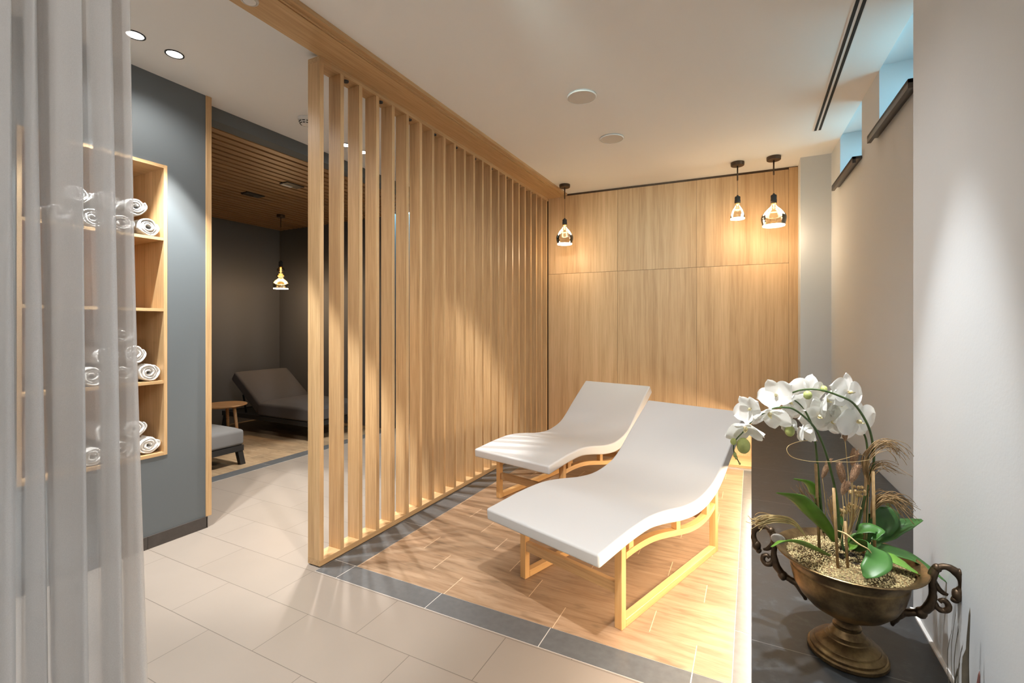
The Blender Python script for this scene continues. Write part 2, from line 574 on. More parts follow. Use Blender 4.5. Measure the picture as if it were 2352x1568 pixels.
def obj(name, bm, mat, parent=None, smooth=False, bevel=0.0, bseg=2, local=False, solid=0.0):
    """links bm as ONE mesh object; verts are in world space unless local=True"""
    me = bpy.data.meshes.new(name)
    bmesh.ops.recalc_face_normals(bm, faces=bm.faces[:])
    bm.to_mesh(me)
    bm.free()
    o = bpy.data.objects.new(name, me)
    for mm in (mat if isinstance(mat, (list, tuple)) else [mat]):
        me.materials.append(mm)
    COL.objects.link(o)
    if parent is not None:
        o.parent = parent
        if not local:
            me.transform(XF[parent.name].inverted())
        XF[o.name] = XF[parent.name]
    else:
        XF[o.name] = Matrix.Identity(4)
    if smooth:
        for p in me.polygons:
            p.use_smooth = True
    if solid:
        s = o.modifiers.new('solid', 'SOLIDIFY')
        s.thickness = solid
        s.offset = 0
    if bevel:
        b = o.modifiers.new('bevel', 'BEVEL')
        b.width = bevel
        b.segments = bseg
        b.limit_method = 'ANGLE'
        b.angle_limit = math.radians(40)
        if bseg > 1:
            for p in me.polygons:
                p.use_smooth = True
            w = o.modifiers.new('wn', 'WEIGHTED_NORMAL')
            w.keep_sharp = False
    return o

def BM():
    return bmesh.new()

def mbox(name, dims, mat, parent=None, bevel=0.0, local=False, **kw):
    bm = BM()
    box(bm, *dims)
    return obj(name, bm, mat, parent, bevel=bevel, local=local, **kw)

def tag(o, label, cat, group=None):
    o['label'] = label
    o['category'] = cat
    if group:
        o['group'] = group
    return o

def thing(name, label, cat, loc=(0, 0, 0), rz=0.0, group=None):
    o = bpy.data.objects.new(name, None)
    o.empty_display_size = 0.1
    COL.objects.link(o)
    o.location = loc
    o.rotation_euler = (0, 0, rz)
    XF[o.name] = Matrix.Translation(loc) @ Matrix.Rotation(rz, 4, 'Z')
    return tag(o, label, cat, group)

def struct(o):
    o['kind'] = 'structure'
    return o

def copy_thing(src, loc, rz, label, group=None):
    r = src.copy()
    COL.objects.link(r)
    r.location = loc
    r.rotation_euler = (0, 0, rz)
    r['label'] = label
    if group:
        r['group'] = group
    for ch in list(src.children):
        k = ch.copy()
        COL.objects.link(k)
        k.parent = r
        for g in list(ch.children):
            h = g.copy()
            COL.objects.link(h)
            h.parent = k
    XF[r.name] = Matrix.Translation(loc) @ Matrix.Rotation(rz, 4, 'Z')
    return r

# ------------------------------------------------------------------ room shell
def build_shell():
    struct(mbox('floor', (-6.9, 1.4, -1.8, 5.9, -0.12, 0.0), M['tile']))
    struct(mbox('floor_lounge', (-1.975, -0.067, 1.945, 5.3, -0.05, 0.0012), M['plank']))
    struct(mbox('floor_alcove', (-6.45, -4.30, 1.25, 4.75, -0.05, 0.0012), M['plank2']))
    # dark border tiles with pale joints
    def strip(name, rects):
        bm = BM()
        for (x0, x1, y0, y1) in rects:
            box(bm, x0, x1, y0, y1, -0.02, 0.0008, 1)
        g = 0.0022
        for (x0, x1, y0, y1) in rects:
            box(bm, x0 + g, x1 - g, y0 + g, y1 - g, -0.01, 0.0016, 0)
        return struct(obj(name, bm, [M['dtile'], M['grout']]))
    xs = [-2.145, -1.985, -1.393, -0.80, -0.205, 0.02]
    strip('trim_1', [(a, b, 1.803, 1.945) for a, b in zip(xs, xs[1:])])
    ys = [1.945] + [1.945 + 0.595 * k for k in range(1, 6)] + [5.3]
    strip('trim_2', [(-2.145, -1.975, a, b) for a, b in zip(ys, ys[1:])])
    ys = [1.945, 2.30, 2.90, 3.50, 4.10, 4.70, 5.3]
    strip('trim_3', [(-0.067, 0.10, a, b) for a, b in zip(ys, ys[1:])])
    ys = [0.6 + 0.595 * k for k in range(8)]
    strip('trim_4', [(-4.30, -4.15, a, b) for a, b in zip(ys, ys[1:])])
    # ceiling
    bm = BM()
    xw0 = lambda y: 0.636 + (5.05 - y) * 0.035
    prism(bm, [(-3.376, -1.8), (0.60, -1.8), (0.60, 1.83), (xw0(1.83), 1.83), (xw0(5.1), 5.1), (0.60, 5.1), (0.60, 5.9), (-3.376, 5.9)], CEIL, CEIL + 0.12)
    struct(obj('ceiling', bm, M['ceil']))
    # bulkhead above the alcove
    bm = BM()
    box(bm, -3.50, -3.376, 1.858, 5.3, 2.802, CEIL + 0.12)
    struct(obj('wall_bulkhead', bm, M['grey']))
    # slatted timber ceiling of the alcove
    bm = BM()
    box(bm, -6.45, -3.50, 1.2, 4.75, 2.86, 2.9, 1)
    x = -3.515
    while x > -6.40:
        box(bm, x - 0.070, x, 1.2, 4.741, 2.802, 2.842, 0)
        x -= 0.1035
    struct(obj('ceiling_alcove', bm, [M['slatc'], M['dark']]))
    # blue grey wall with the niche opening
    bm = BM()
    NY0, NY1, NZ0, NZ1 = 0.95, 1.627, 0.548, 2.354
    X0, X1 = -3.70, -3.26
    box(bm, X0, X1, -1.8, 1.858, 0, NZ0)
    box(bm, X0, X1, -1.8, 1.858, NZ1, CEIL)
    box(bm, X0, X1, NY1, 1.858, NZ0, NZ1)
    box(bm, X0, X1, -1.8, NY0, NZ0, NZ1)
    box(bm, X0, X0 + 0.06, NY0, NY1, NZ0, NZ1)
    struct(obj('wall_left', bm, M['grey']))
    # tiled skirting with joints
    bm = BM()
    y = 1.862
    while y > -1.7:
        y0 = y - (0.45 if y < 1.8 else 0.347)
        box(bm, -3.262, -3.250, y0 + 0.002, y, 0, 0.076)
        y = y0
    box(bm, -3.40, -3.250, 1.858, 1.868, 0, 0.074)
    struct(obj('baseboard_left', bm, M['skirt']))
    struct(mbox('trim_5', (-3.36, -3.252, 1.858, 1.895, 0.074, CEIL), M['oakZ'], bevel=0.002, bseg=1))
    # alcove walls
    bm = BM()
    box(bm, -6.55, -6.41, 1.1, 4.86, 0, 2.9)
    struct(obj('wall_alcove_left', bm, M['alcove']))
    bm = BM()
    box(bm, -6.41, -4.20, 4.741, 4.86, 0, 2.9)
    struct(obj('wall_alcove_back', bm, M['alcove']))
    bm = BM()
    box(bm, -6.41, -3.70, 1.1, 1.22, 0, 2.9)
    struct(obj('wall_alcove_front', bm, M['alcove']))
    bm = BM()
    box(bm, -4.32, -2.20, 5.16, 5.3, 0, CEIL)
    box(bm, -4.32, -4.20, 4.86, 5.16, 0, CEIL)
    struct(obj('wall_corridor', bm, M['grey']))
    # wood panelled back wall (slightly skewed in plan)
    A, B = Vector((-2.20, 5.147)), Vector((0.407, 5.271))
    e = (B - A).normalized()
    n = Vector((e.y, -e.x))           # towards the room
    def pl(x, off):
        p = A + e * ((x - A.x) / e.x) + n * off
        return (p.x, p.y)
    bm = BM()
    prism(bm, [pl(-2.20, -0.012), pl(0.66, -0.012), pl(0.66, -0.2), pl(-2.20, -0.2)][::-1], 0, CEIL)
    wb = struct(obj('wall_back', bm, M['brownmetal']))
    xs = [-2.150, -1.332, -0.510, 0.323, 0.410]
    for a, b in zip(xs, xs[1:]):
        rows = ((0.0, 1.9635), (1.9665, 2.872)) if b < 0.4 else ((0.0, 2.888),)
        for z0, z1 in rows:
            bm = BM()
            g = 0.0012
            prism(bm, [pl(a + g, 0), pl(b - g, 0), pl(b - g, -0.0115), pl(a + g, -0.0115)][::-1], z0, z1)
            obj('wood_panel', bm, M['panel'], wb)
    # low step along the panelled wall
    bm = BM()
    prism(bm, [(-2.14, 4.80), (0.045, 4.89), (0.045, 5.26), (-2.14, 5.15)], 0.022, 0.046)
    struct(obj('trim_6', bm, M['oakX']))
    bm = BM()
    prism(bm, [(-2.14, 4.806), (0.045, 4.896), (0.045, 5.26), (-2.14, 5.15)], 0.0, 0.022)
    struct(obj('baseboard_back', bm, M['grout']))
    # near white wall (right foreground), far pier, recessed window wall
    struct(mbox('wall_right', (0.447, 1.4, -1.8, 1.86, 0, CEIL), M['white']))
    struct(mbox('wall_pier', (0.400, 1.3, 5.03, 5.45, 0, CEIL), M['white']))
    def xw(y):
        return 0.636 + (5.05 - y) * 0.035
    def seg(bm, y0, y1, z0, z1):
        prism(bm, [(xw(y0), y0), (xw(y0) + 0.42, y0), (xw(y1) + 0.42, y1), (xw(y1), y1)], z0, z1)
    W = {1: (3.955, 4.655), 2: (2.835, 3.535)}
    ZS = 2.505
    bm = BM()
    seg(bm, 1.80, 5.10, 0, ZS)
    TOP = CEIL + 0.03
    seg(bm, 1.80, W[2][0], ZS, TOP)
    seg(bm, W[2][1], W[1][0], ZS, TOP)
    seg(bm, W[1][1], 5.10, ZS, TOP)
    seg(bm, 1.80, 5.10, TOP, TOP + 0.1)
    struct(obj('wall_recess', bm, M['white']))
    for k, (y0, y1) in W.items():
        X = xw((y0 + y1) / 2) + 0.36
        w = thing('window_%d' % k, '', '', (X, (y0 + y1) / 2, ZS))
        del w['label'], w['category']
        struct(w)
        bm = BM()
        fr = 0.04
        box(bm, X, X + 0.05, y0, y0 + fr, ZS, TOP)
        box(bm, X, X + 0.05, y1 - fr, y1, ZS, TOP)
        box(bm, X, X + 0.05, y0 + fr, y1 - fr, ZS, ZS + fr)
        box(bm, X, X + 0.05, y0 + fr, y1 - fr, TOP - fr, TOP)
        obj('window_frame', bm, M['whitemetal'], w)
        mbox('window_pane', (X + 0.02, X + 0.028, y0 + fr, y1 - fr, ZS + fr, TOP - fr), M['pane'], w)
        bm = BM()
        xa, xb = xw(y0) - 0.055, xw(y1) - 0.055
        prism(bm, [(xa, y0 - 0.012), (X, y0 - 0.012), (X, y1 + 0.03), (xb, y1 + 0.03)], ZS - 0.004, ZS + 0.014)
        # hanging nose of the sill
        prism(bm, [(xa, y0 - 0.012), (xa + 0.02, y0 - 0.012), (xb + 0.02, y1 + 0.03), (xb, y1 + 0.03)], ZS - 0.030, ZS + 0.014)
        obj('window_sill', bm, M['sill'], w)
    # wall behind the viewer, outer closing walls
    struct(mbox('wall_front', (-3.70, 1.4, -1.8, -1.68, 0, CEIL), M['white']))

build_shell()

# ------------------------------------------------------------------ oak beam and slatted screen
def build_screen():
    bm = BM()
    box(bm, -2.158, -1.958, -1.68, 5.15, 2.862, CEIL)
    box(bm, -1.958, -1.950, -1.68, 5.15, 2.868, CEIL)
    box(bm, -1.950, -1.942, -1.68, 5.15, 2.864, CEIL)
    box(bm, -1.942, -1.912, -1.68, 5.15, 2.873, CEIL)
    o = obj('trim_7', bm, M['oakY'])
    struct(o)
    t = thing('slatted_screen', 'tall floor to ceiling oak screen of upright slats between corridor and loungers', 'screen', (-2.195, 1.84, 0))
    X0, X1 = -2.243, -2.146
    mbox('bottom_rail', (X0, X1, 1.838, 5.14, 0.006, 0.040), M['oakY'], t, bevel=0.0015, bseg=1)
    mbox('gap_shadow_strip', (X0 + 0.008, X1 - 0.008, 1.846, 5.13, 0.0, 0.006), M['blackrub'], t)  # black strip stands in for the shadow in the gap under the rail
    mbox('top_rail', (X0, X1, 1.838, 5.14, 2.832, 2.864), M['oakY'], t, bevel=0.0015, bseg=1)
    for k in range(23):
        y = 1.838 + 0.1475 * k
        if y > 5.12:
            break
        mbox('slat', (X0 + 0.0015, X1 - 0.0005, y, y + 0.027, 0.040, 2.832), M['oakZ'], t)
        if k % 2 == 1 and k < 22:
            bm = BM()
            lathe(bm, [(0, -0.008), (0.016, -0.008), (0.018, 0), (0, 0)], 16, ((X0 + X1) / 2 + 0.012, y + 0.075, 2.832))
            obj('screw_cap', bm, M['blackrub'], t)

build_screen()

# ------------------------------------------------------------------ stone bench with LED tape
ZC = 0.4725
def build_bench():
    t = thing('stone_bench', 'long dark slate bench running along the white window wall', 'bench', (0.25, 3.0, 0))
    bm = BM()
    def xw(y): return 0.632 + (5.05 - y) * 0.035
    prism(bm, [(0.0, -0.6), (0.445, -0.6), (0.445, 1.862), (xw(1.862), 1.862), (xw(5.02), 5.02), (0.398, 5.02), (0.398, 5.255), (0.0, 5.235)], ZC - 0.03, ZC)
    obj('bench_top', bm, M['stone'], t, bevel=0.0015, bseg=1)
    bm = BM()
    prism(bm, [(0.10, -0.6), (0.445, -0.6), (0.445, 1.862), (xw(1.862), 1.862), (xw(5.02), 5.02), (0.398, 5.02), (0.398, 5.24), (0.10, 5.235)], 0.0, ZC - 0.03)
    obj('bench_base', bm, M['dtile'], t)
    mbox('led_tape', (0.040, 0.056, 1.2, 5.1, ZC - 0.034, ZC - 0.0302), M['led'], t)

build_bench()
struct(mbox('trim_8', (0.438, 0.4469, -0.6, 1.858, ZC + 0.0002, ZC + 0.006), M['whitemetal']))

# ------------------------------------------------------------------ loungers
def build_lounger(label, loc, rz):
    t = thing('heated_lounger', label, 'lounger', loc, rz, 'white loungers by the slatted screen')
    hw, mw = 0.315, 0.345
    top = catmull([(-0.218, 0.420, 0), (-0.088, 0.437, 0), (0.044, 0.452, 0), (0.206, 0.458, 0), (0.367, 0.441, 0),
                   (0.545, 0.412, 0), (0.70, 0.402, 0), (0.83, 0.418, 0), (0.94, 0.452, 0), (1.035, 0.512, 0),
                   (1.14, 0.597, 0), (1.26, 0.688, 0), (1.408, 0.796, 0)], 6)
    n = len(top)
    bot = []
    for i, p in enumerate(top):
        d = (top[min(i + 1, n - 1)] - top[max(i - 1, 0)]).normalized()
        s = i / (n - 1)
        th = 0.060 + 0.022 * min(1, max(0, (s - 0.25) / 0.3))
        nn = Vector((d.y, -d.x, 0))
        if i == 0:
            nn = Vector((0.1, -1, 0)).normalized()
        bot.append(p + nn * th)
    bm = BM()
    NW = 8
    vt = [[bm.verts.new((-mw + 2 * mw * k / NW, p.x, p.y)) for k in range(NW + 1)] for p in top]
    vb = [[bm.verts.new((-mw + 2 * mw * k / NW, p.x, p.y)) for k in range(NW + 1)] for p in bot]
    for i in range(n - 1):
        for k in range(NW):
            bm.faces.new((vt[i][k], vt[i][k + 1], vt[i + 1][k + 1], vt[i + 1][k]))
            bm.faces.new((vb[i][k], vb[i + 1][k], vb[i + 1][k + 1], vb[i][k + 1]))
        bm.faces.new((vt[i][0], vt[i + 1][0], vb[i + 1][0], vb[i][0]))
        bm.faces.new((vt[i][NW], vb[i][NW], vb[i + 1][NW], vt[i + 1][NW]))
    for i in (0, n - 1):
        for k in range(NW):
            bm.faces.new((vt[i][k], vt[i][k + 1], vb[i][k + 1], vb[i][k]))
    obj('mattress', bm, M['mattress'], t, bevel=0.011, bseg=3, local=True)
    railtop = [(-0.001, 0.330), (0.067, 0.338), (0.152, 0.341), (0.26, 0.336), (0.375, 0.319), (0.543, 0.284), (0.68, 0.258),
               (0.803, 0.249), (0.907, 0.259), (0.985, 0.283), (1.046, 0.318)]
    rt = catmull([(a, b, 0) for a, b in railtop], 5)
    fw = 0.038
    def zbot(y):       # underside of the mattress at length y
        best = min(bot, key=lambda p: abs(p.x - y))
        return best.y
    for s in (-1, 1):
        x0, x1 = (hw - fw, hw) if s > 0 else (-hw, -hw + fw)
        mbox('leg', (x0, x1, 0.0, 0.036, 0.0, zbot(0.018) + 0.003), M['frameZ'], t, bevel=0.002, local=True, bseg=1)
        mbox('leg', (x0, x1, 1.021, 1.057, 0.0, zbot(1.04) + 0.004), M['frameZ'], t, bevel=0.002, local=True, bseg=1)
        mbox('floor_rail', (x0, x1, 0.036, 1.021, 0.0, 0.036), M['frame'], t, bevel=0.002, local=True, bseg=1)
        bm = BM()
        ra = [p for p in rt if 0.0355 <= p.x <= 1.022]
        q = []
        for p in ra:
            q.append([bm.verts.new(v) for v in ((x0, p.x, p.y - 0.030), (x1, p.x, p.y - 0.030), (x1, p.x, p.y), (x0, p.x, p.y))])
        for a, b in zip(q, q[1:]):
            for k in range(4):
                bm.faces.new((a[k], a[(k + 1) % 4], b[(k + 1) % 4], b[k]))
        bm.faces.new(q[0]); bm.faces.new(q[-1][::-1])
        obj('curved_rail', bm, M['frame'], t, local=True)
        for y0, y1 in ((0.067, 0.106), (0.530, 0.572), (0.905, 0.945)):
            ym = (y0 + y1) / 2
            zr = min(rt, key=lambda p: abs(p.x - ym)).y
            mbox('spacer', (x0 + 0.004, x1 - 0.004, y0, y1, zr - 0.012, zbot(ym) + 0.010), M['frameZ'], t, local=True)
    mbox('cross_beam', (-hw + fw, hw - fw, 0.006, 0.034, 0.150, 0.198), M['oakX'], t, local=True)
    mbox('cross_beam', (-hw + fw, hw - fw, 0.975, 1.012, 0.195, 0.240), M['oakX'], t, local=True)
    return t

l1 = build_lounger('white wave shaped lounger on a pale wood frame, the nearer one beside the stone bench', (-0.810, 2.164, 0.0012), -math.radians(18.33))
copy_thing(l1, (-1.484, 3.160, 0.0012), -math.radians(12.7), 'white wave shaped lounger on a pale wood frame, the farther one beside the slatted screen')

# ------------------------------------------------------------------ pendants
def pendant(label, x, y, zc, rod, zsock, prof, ztop_bulb, group, loop_r, canopy_r=0.058):
    """prof: bulb profile as (radius, z below bulb top)"""
    t = thing('pendant_lamp', label, 'pendant lamp', (x, y, zc), 0, group)
    c = (x, y, 0)
    bm = BM()
    lathe(bm, [(0, zc), (canopy_r, zc), (canopy_r + 0.001, zc - 0.004), (canopy_r, zc - 0.030), (canopy_r - 0.004, zc - 0.034), (0, zc - 0.034)], 32, c)
    obj('ceiling_rose', bm, M['brownmetal'], t, smooth=False, bevel=0.002)
    bm = BM()
    tube(bm, [(x, y, zc - 0.034), (x, y, zc - rod)], 0.0065, 10)
    obj('rod', bm, M['brownmetal'], t, smooth=True)
    bm = BM()
    tube(bm, [(x, y, zc - rod), (x, y, zsock)], 0.0018, 6)
    obj('cord', bm, M['brownmetal'], t, smooth=True)
    bm = BM()
    h = zsock - ztop_bulb
    lathe(bm, [(0, 0.012), (0.008, 0.010), (0.010, 0.0), (0.022, -0.004), (0.025, -0.012), (0.024, -h * 0.55), (0.026, -h * 0.6), (0.026, -h), (0, -h)], 24, (x, y, zsock))
    obj('socket', bm, M['blackrub'], t, smooth=True)
    bm = BM()
    pr = catmull([(r, -z, 0) for r, z in prof], 5)
    lathe(bm, [(p.x, p.y) for p in pr], 32, (x, y, ztop_bulb))
    b = obj('bulb', bm, M['glass' if group else 'goldglass'], t, smooth=True)
    zb = ztop_bulb - prof[-1][1]
    R = prof[-1][0]
    bm = BM()
    lathe(bm, [(R * 0.60, 0.001), (R * 0.99, 0.003), (R * 0.99, -0.006), (R * 0.60, -0.006), (R * 0.60, 0.001)], 32, (x, y, zb))
    obj('led_ring', bm, M['glow'], b)
    bm = BM()
    lathe(bm, [(0, 0.0), (R * 0.60, 0.0), (R * 0.60, -0.004), (0, -0.004)], 32, (x, y, zb))
    obj('lens', bm, M['fil'], b)
    bm = BM()
    zl = ztop_bulb - prof[-1][1] * 0.42
    torus(bm, (x, y, zl), loop_r, 0.0035, 24, 8, Matrix.Rotation(math.radians(8), 3, 'X'))
    tube(bm, [(x, y, ztop_bulb - 0.01), (x, y, zl + 0.03)], [0.009, 0.004], 10)
    obj('filament', bm, M['fil'], b, smooth=True)
    bm = BM()
    lathe(bm, [(0.012, 0.004), (prof[0][0] + 0.003, 0.0), (prof[0][0] + 0.004, -0.012), (prof[0][0] + 0.002, -0.014), (0.010, -0.002)], 24, (x, y, ztop_bulb))
    obj('bulb_cap', bm, M['brass'], b, smooth=True)
    return t, zb

PG = 'glass bulb pendants by the panelled wall'
pendant_lights = []
t, zb = pendant('pendant lamp with jar shaped smoky bulb hanging at the corner of screen and panelled wall', -1.818, 4.818, CEIL, 0.155, 2.520,
                [(0.020, 0.0), (0.027, 0.035), (0.062, 0.075), (0.090, 0.13), (0.091, 0.165), (0.080, 0.212)], 2.462, PG, 0.034)
pendant_lights.append((-1.818, 4.818, zb))
t, zb = pendant('pendant lamp with the smallest bell shaped bulb, left of the pair near the white pier', -0.117, 4.908, CEIL, 0.170, 2.578,
                [(0.018, 0.0), (0.022, 0.028), (0.045, 0.065), (0.057, 0.100), (0.060, 0.115), (0.062, 0.148)], 2.515, PG, 0.022)
pendant_lights.append((-0.117, 4.908, zb))
t, zb = pendant('pendant lamp with the largest round smoky bulb, right of the pair near the white pier', 0.181, 4.895, CEIL, 0.165, 2.552,
                [(0.020, 0.0), (0.027, 0.030), (0.064, 0.066), (0.098, 0.115), (0.104, 0.150), (0.092, 0.208)], 2.478, PG, 0.040)
pendant_lights.append((0.181, 4.895, zb))
p = at(645, 600, 6.1)
zt = at(645, 612, 6.1).z
t, zb = pendant('gold tiered bulb pendant hanging in the dark alcove corner above the rear daybed', p.x, p.y, 2.80, 0.16, at(645, 600, 6.1).z,
                [(0.016, 0.0), (0.045, 0.035), (0.046, 0.055), (0.022, 0.085), (0.052, 0.115), (0.050, 0.135), (0.030, 0.150), (0.075, 0.190), (0.096, 0.235), (0.090, 0.285)], zt, None, 0.035, 0.05)
alc_pend = (p.x, p.y, zb)

# ------------------------------------------------------------------ ceiling fittings
def disc_fit(name, label, cat, x, y, z, r, group, kind):
    t = thing(name, label, cat, (x, y, z), 0, group)
    bm = BM()
    if kind == 'speaker':
        lathe(bm, [(0, -0.010), (r * 0.90, -0.010), (r * 0.93, -0.007), (r, -0.006), (r, 0), (0, 0)], 40, (x, y, z))
        obj('grille', bm, M['grille'], t, smooth=False)
        bm = BM()
        lathe(bm, [(r * 0.93, -0.011), (r * 1.0, -0.007), (r * 1.0, -0.001), (r * 0.93, -0.001), (r * 0.93, -0.011)], 40, (x, y, z))
        obj('rim', bm, M['whitemetal'], t, smooth=True)
    else:
        lathe(bm, [(r * 0.82, -0.004), (r, -0.004), (r, 0), (r * 0.82, 0), (r * 0.82, -0.004)], 32, (x, y, z))
        obj('rim', bm, M['blackrub' if kind == 'dark' else 'whitemetal'], t)
        bm = BM()
        lathe(bm, [(0, -0.002), (r * 0.82, -0.002), (r * 0.82, 0), (0, 0)], 32, (x, y, z))
        obj('lens', bm, M['disc'], t)
    return t

disc_fit('ceiling_speaker', 'larger looking round white ceiling speaker, the nearer one in the lounge ceiling', 'speaker', -1.017, 3.018, CEIL, 0.100, 'round ceiling speakers', 'speaker')
disc_fit('ceiling_speaker', 'round grey white ceiling speaker, the farther one towards the panelled wall', 'speaker', -1.023, 3.801, CEIL, 0.098, 'round ceiling speakers', 'speaker')
DL = [(-2.915, 1.301), (-2.920, 1.495), (-3.082, 2.914), (-3.075, 3.097)]
DLT = ['round recessed downlight touching the edge of the sheer curtain', 'round recessed downlight second from the curtain, above the blue grey wall',
       'recessed downlight seen through the second gap of the screen', 'recessed downlight seen through the third gap of the screen']
for (x, y), lb in zip(DL, DLT):
    disc_fit('downlight', lb, 'downlight', x, y, CEIL, 0.047, 'corridor downlights', 'dark')
# detector on the beam, smoke detector
t = thing('ceiling_sensor', 'small round white sensor under the oak beam at the top edge', 'sensor', (-2.072, 1.377, 2.862))
bm = BM()
lathe(bm, [(0, -0.016), (0.018, -0.015), (0.028, -0.008), (0.030, 0), (0, 0)], 28, (-2.072, 1.377, 2.862))
obj('lens', bm, M['whitemetal'], t, smooth=True)
bm = BM()
lathe(bm, [(0.030, 0), (0.030, -0.008), (0.038, -0.006), (0.040, 0)], 28, (-2.072, 1.377, 2.862))
obj('ring', bm, M['grille'], t, smooth=True)
sx, sy = -2.954, 2.405
t = thing('smoke_detector', 'white smoke detector with dark slots, half hidden by the screen end post', 'smoke detector', (sx, sy, CEIL))
bm = BM()
lathe(bm, [(0, -0.052), (0.030, -0.050), (0.042, -0.040), (0.046, -0.022), (0.056, -0.016), (0.058, 0), (0, 0)], 32, (sx, sy, CEIL))
obj('housing', bm, M['whitemetal'], t, smooth=True)
for zz, rr in ((-0.030, 0.0465), (-0.043, 0.040)):
    bm = BM()
    for k in range(10):
        a0 = 2 * PI * k / 10
        pts = [(sx + rr * math.cos(a0 + 0.42 * j / 4), sy + rr * math.sin(a0 + 0.42 * j / 4), CEIL + zz) for j in range(5)]
        tube(bm, pts, 0.0035, 6)
    obj('slots', bm, M['blackrub'], t)
# linear slot diffuser near the window wall
t = thing('slot_diffuser', 'long black twin slot air diffuser in the ceiling near the windows', 'air vent', (0.46, 3.0, CEIL))
bm = BM()
box(bm, 0.434, 0.492, 1.0, 4.392, CEIL - 0.003, CEIL)
obj('frame', bm, M['whitemetal'], t)
for xa in (0.441, 0.470):
    mbox('slot', (xa, xa + 0.016, 1.01, 4.385, CEIL - 0.0042, CEIL - 0.001), M['dark'], t)
# little tilted spots in the slatted ceiling
for (x, y, lb, lit) in ((-4.20, 3.25, 'small tilted square spotlight with a pale edge in the slatted alcove ceiling', True),
                        (-4.89, 3.29, 'small dark square spotlight farther back in the slatted alcove ceiling', False)):
    t = thing('ceiling_spotlight', lb, 'spotlight', (x, y, 2.802), 0, 'square spotlights in the slatted ceiling')
    mbox('housing', (x - 0.06, x + 0.06, y - 0.10, y + 0.10, 2.792, 2.812), M['blackwood'], t)
    bm = BM()
    ang = math.radians(20)
    q = [(x - 0.055, y - 0.095), (x - 0.02, y - 0.095), (x - 0.02, y + 0.02), (x - 0.055, y + 0.02)]
    prism(bm, q, 2.784, 2.792)
    obj('reflector', bm, M['whitemetal'] if lit else M['brownmetal'], t)

# ------------------------------------------------------------------ towel niche and towels
def build_niche():
    Y0, Y1, Z0, Z1, XB, XF_ = 0.95, 1.627, 0.548, 2.354, -3.61, -3.256
    th = 0.020
    t = thing('towel_niche', 'tall oak lined niche of four compartments in the blue grey wall', 'shelf', (-3.43, 1.29, Z0))
    mbox('side_panel', (XB, XF_, Y1 - th, Y1 - 0.0005, Z0, Z1), M['oakZ'], t, bevel=0.001, bseg=1)
    mbox('side_panel', (XB, XF_, Y0 + 0.0005, Y0 + th, Z0, Z1), M['oakZ'], t, bevel=0.001, bseg=1)
    mbox('top_panel', (XB, XF_, Y0 + th, Y1 - th, Z1 - th, Z1 - 0.0005), M['oakY'], t)
    mbox('bottom_panel', (XB, XF_, Y0 + th, Y1 - th, Z0 + 0.0005, Z0 + th), M['oakY'], t)
    mbox('back_panel', (XB - 0.02, XB, Y0 + 0.001, Y1 - 0.001, Z0 + 0.001, Z1 - 0.001), M['oakZ'], t)
    zs = []
    for z in (1.003, 1.452, 1.892):
        mbox('shelf', (XB, XF_ - 0.004, Y0 + th, Y1 - th, z - 0.009, z + 0.009), M['oakY'], t)
        zs.append(z + 0.009)
    return [Z0 + th] + zs

NZ = build_niche()

def towel_mesh(bm, R, Lh, seed, squash):
    """rolled towel: a spiral sheet with thickness, axis along X, resting on z = 0"""
    rnd = random.Random(seed)
    turns = 3.1
    n = 150
    a_end = rnd.uniform(-0.4, 0.8)
    tk = R / (turns + 0.6)
    pts = []
    for i in range(n + 1):
        s = i / n
        ang = a_end + s * turns * 2 * PI
        r = tk * 0.35 + (R - tk * 0.9 - tk * 0.35 + 0.0) * s + tk * 0.25
        wob = 1 + 0.05 * math.sin(ang * 2 + seed) + 0.03 * math.sin(ang * 5 + seed * 2)
        pts.append((r * wob * math.cos(ang), r * wob * math.sin(ang)))
    half = tk * 0.40
    outer, inner = [], []
    for i in range(n + 1):
        a = Vector(pts[max(i - 1, 0)]); b = Vector(pts[min(i + 1, n)])
        d = (b - a).normalized()
        nn = Vector((d.y, -d.x))
        p = Vector(pts[i])
        e = half * min(1.0, 0.25 + min(i, n - i) / 5)
        outer.append(p + nn * e)
        inner.append(p - nn * e)
    zmin = min(min(p.y for p in outer), min(p.y for p in inner))
    # cross-section rows along the axis with rounded rims
    xs = [(-Lh, 0.35), (-Lh + 0.006, 0.8), (-Lh + 0.016, 1.0), (Lh - 0.016, 1.0), (Lh - 0.006, 0.8), (Lh, 0.35)]
    rows = []
    for x, k in xs:
        ring = []
        for i in range(n + 1):
            m = (outer[i] + inner[i]) / 2
            p = m + (outer[i] - m) * k
            ring.append(p)
        for i in range(n, -1, -1):
            m = (outer[i] + inner[i]) / 2
            ring.append(m + (inner[i] - m) * k)
        rows.append([bm.verts.new((x + 0.004 * math.sin(j * 0.21 + seed), p.x, (p.y - zmin) * squash)) for j, p in enumerate(ring)])
    m = len(rows[0])
    for a, b in zip(rows, rows[1:]):
        for j in range(m):
            bm.faces.new((a[j], a[(j + 1) % m], b[(j + 1) % m], b[j]))
    for ring, flip in ((rows[0], False), (rows[-1], True)):
        for i in range(n):
            q = (ring[i], ring[i + 1], ring[m - 2 - i], ring[m - 1 - i])
            bm.faces.new(q if flip else q[::-1])

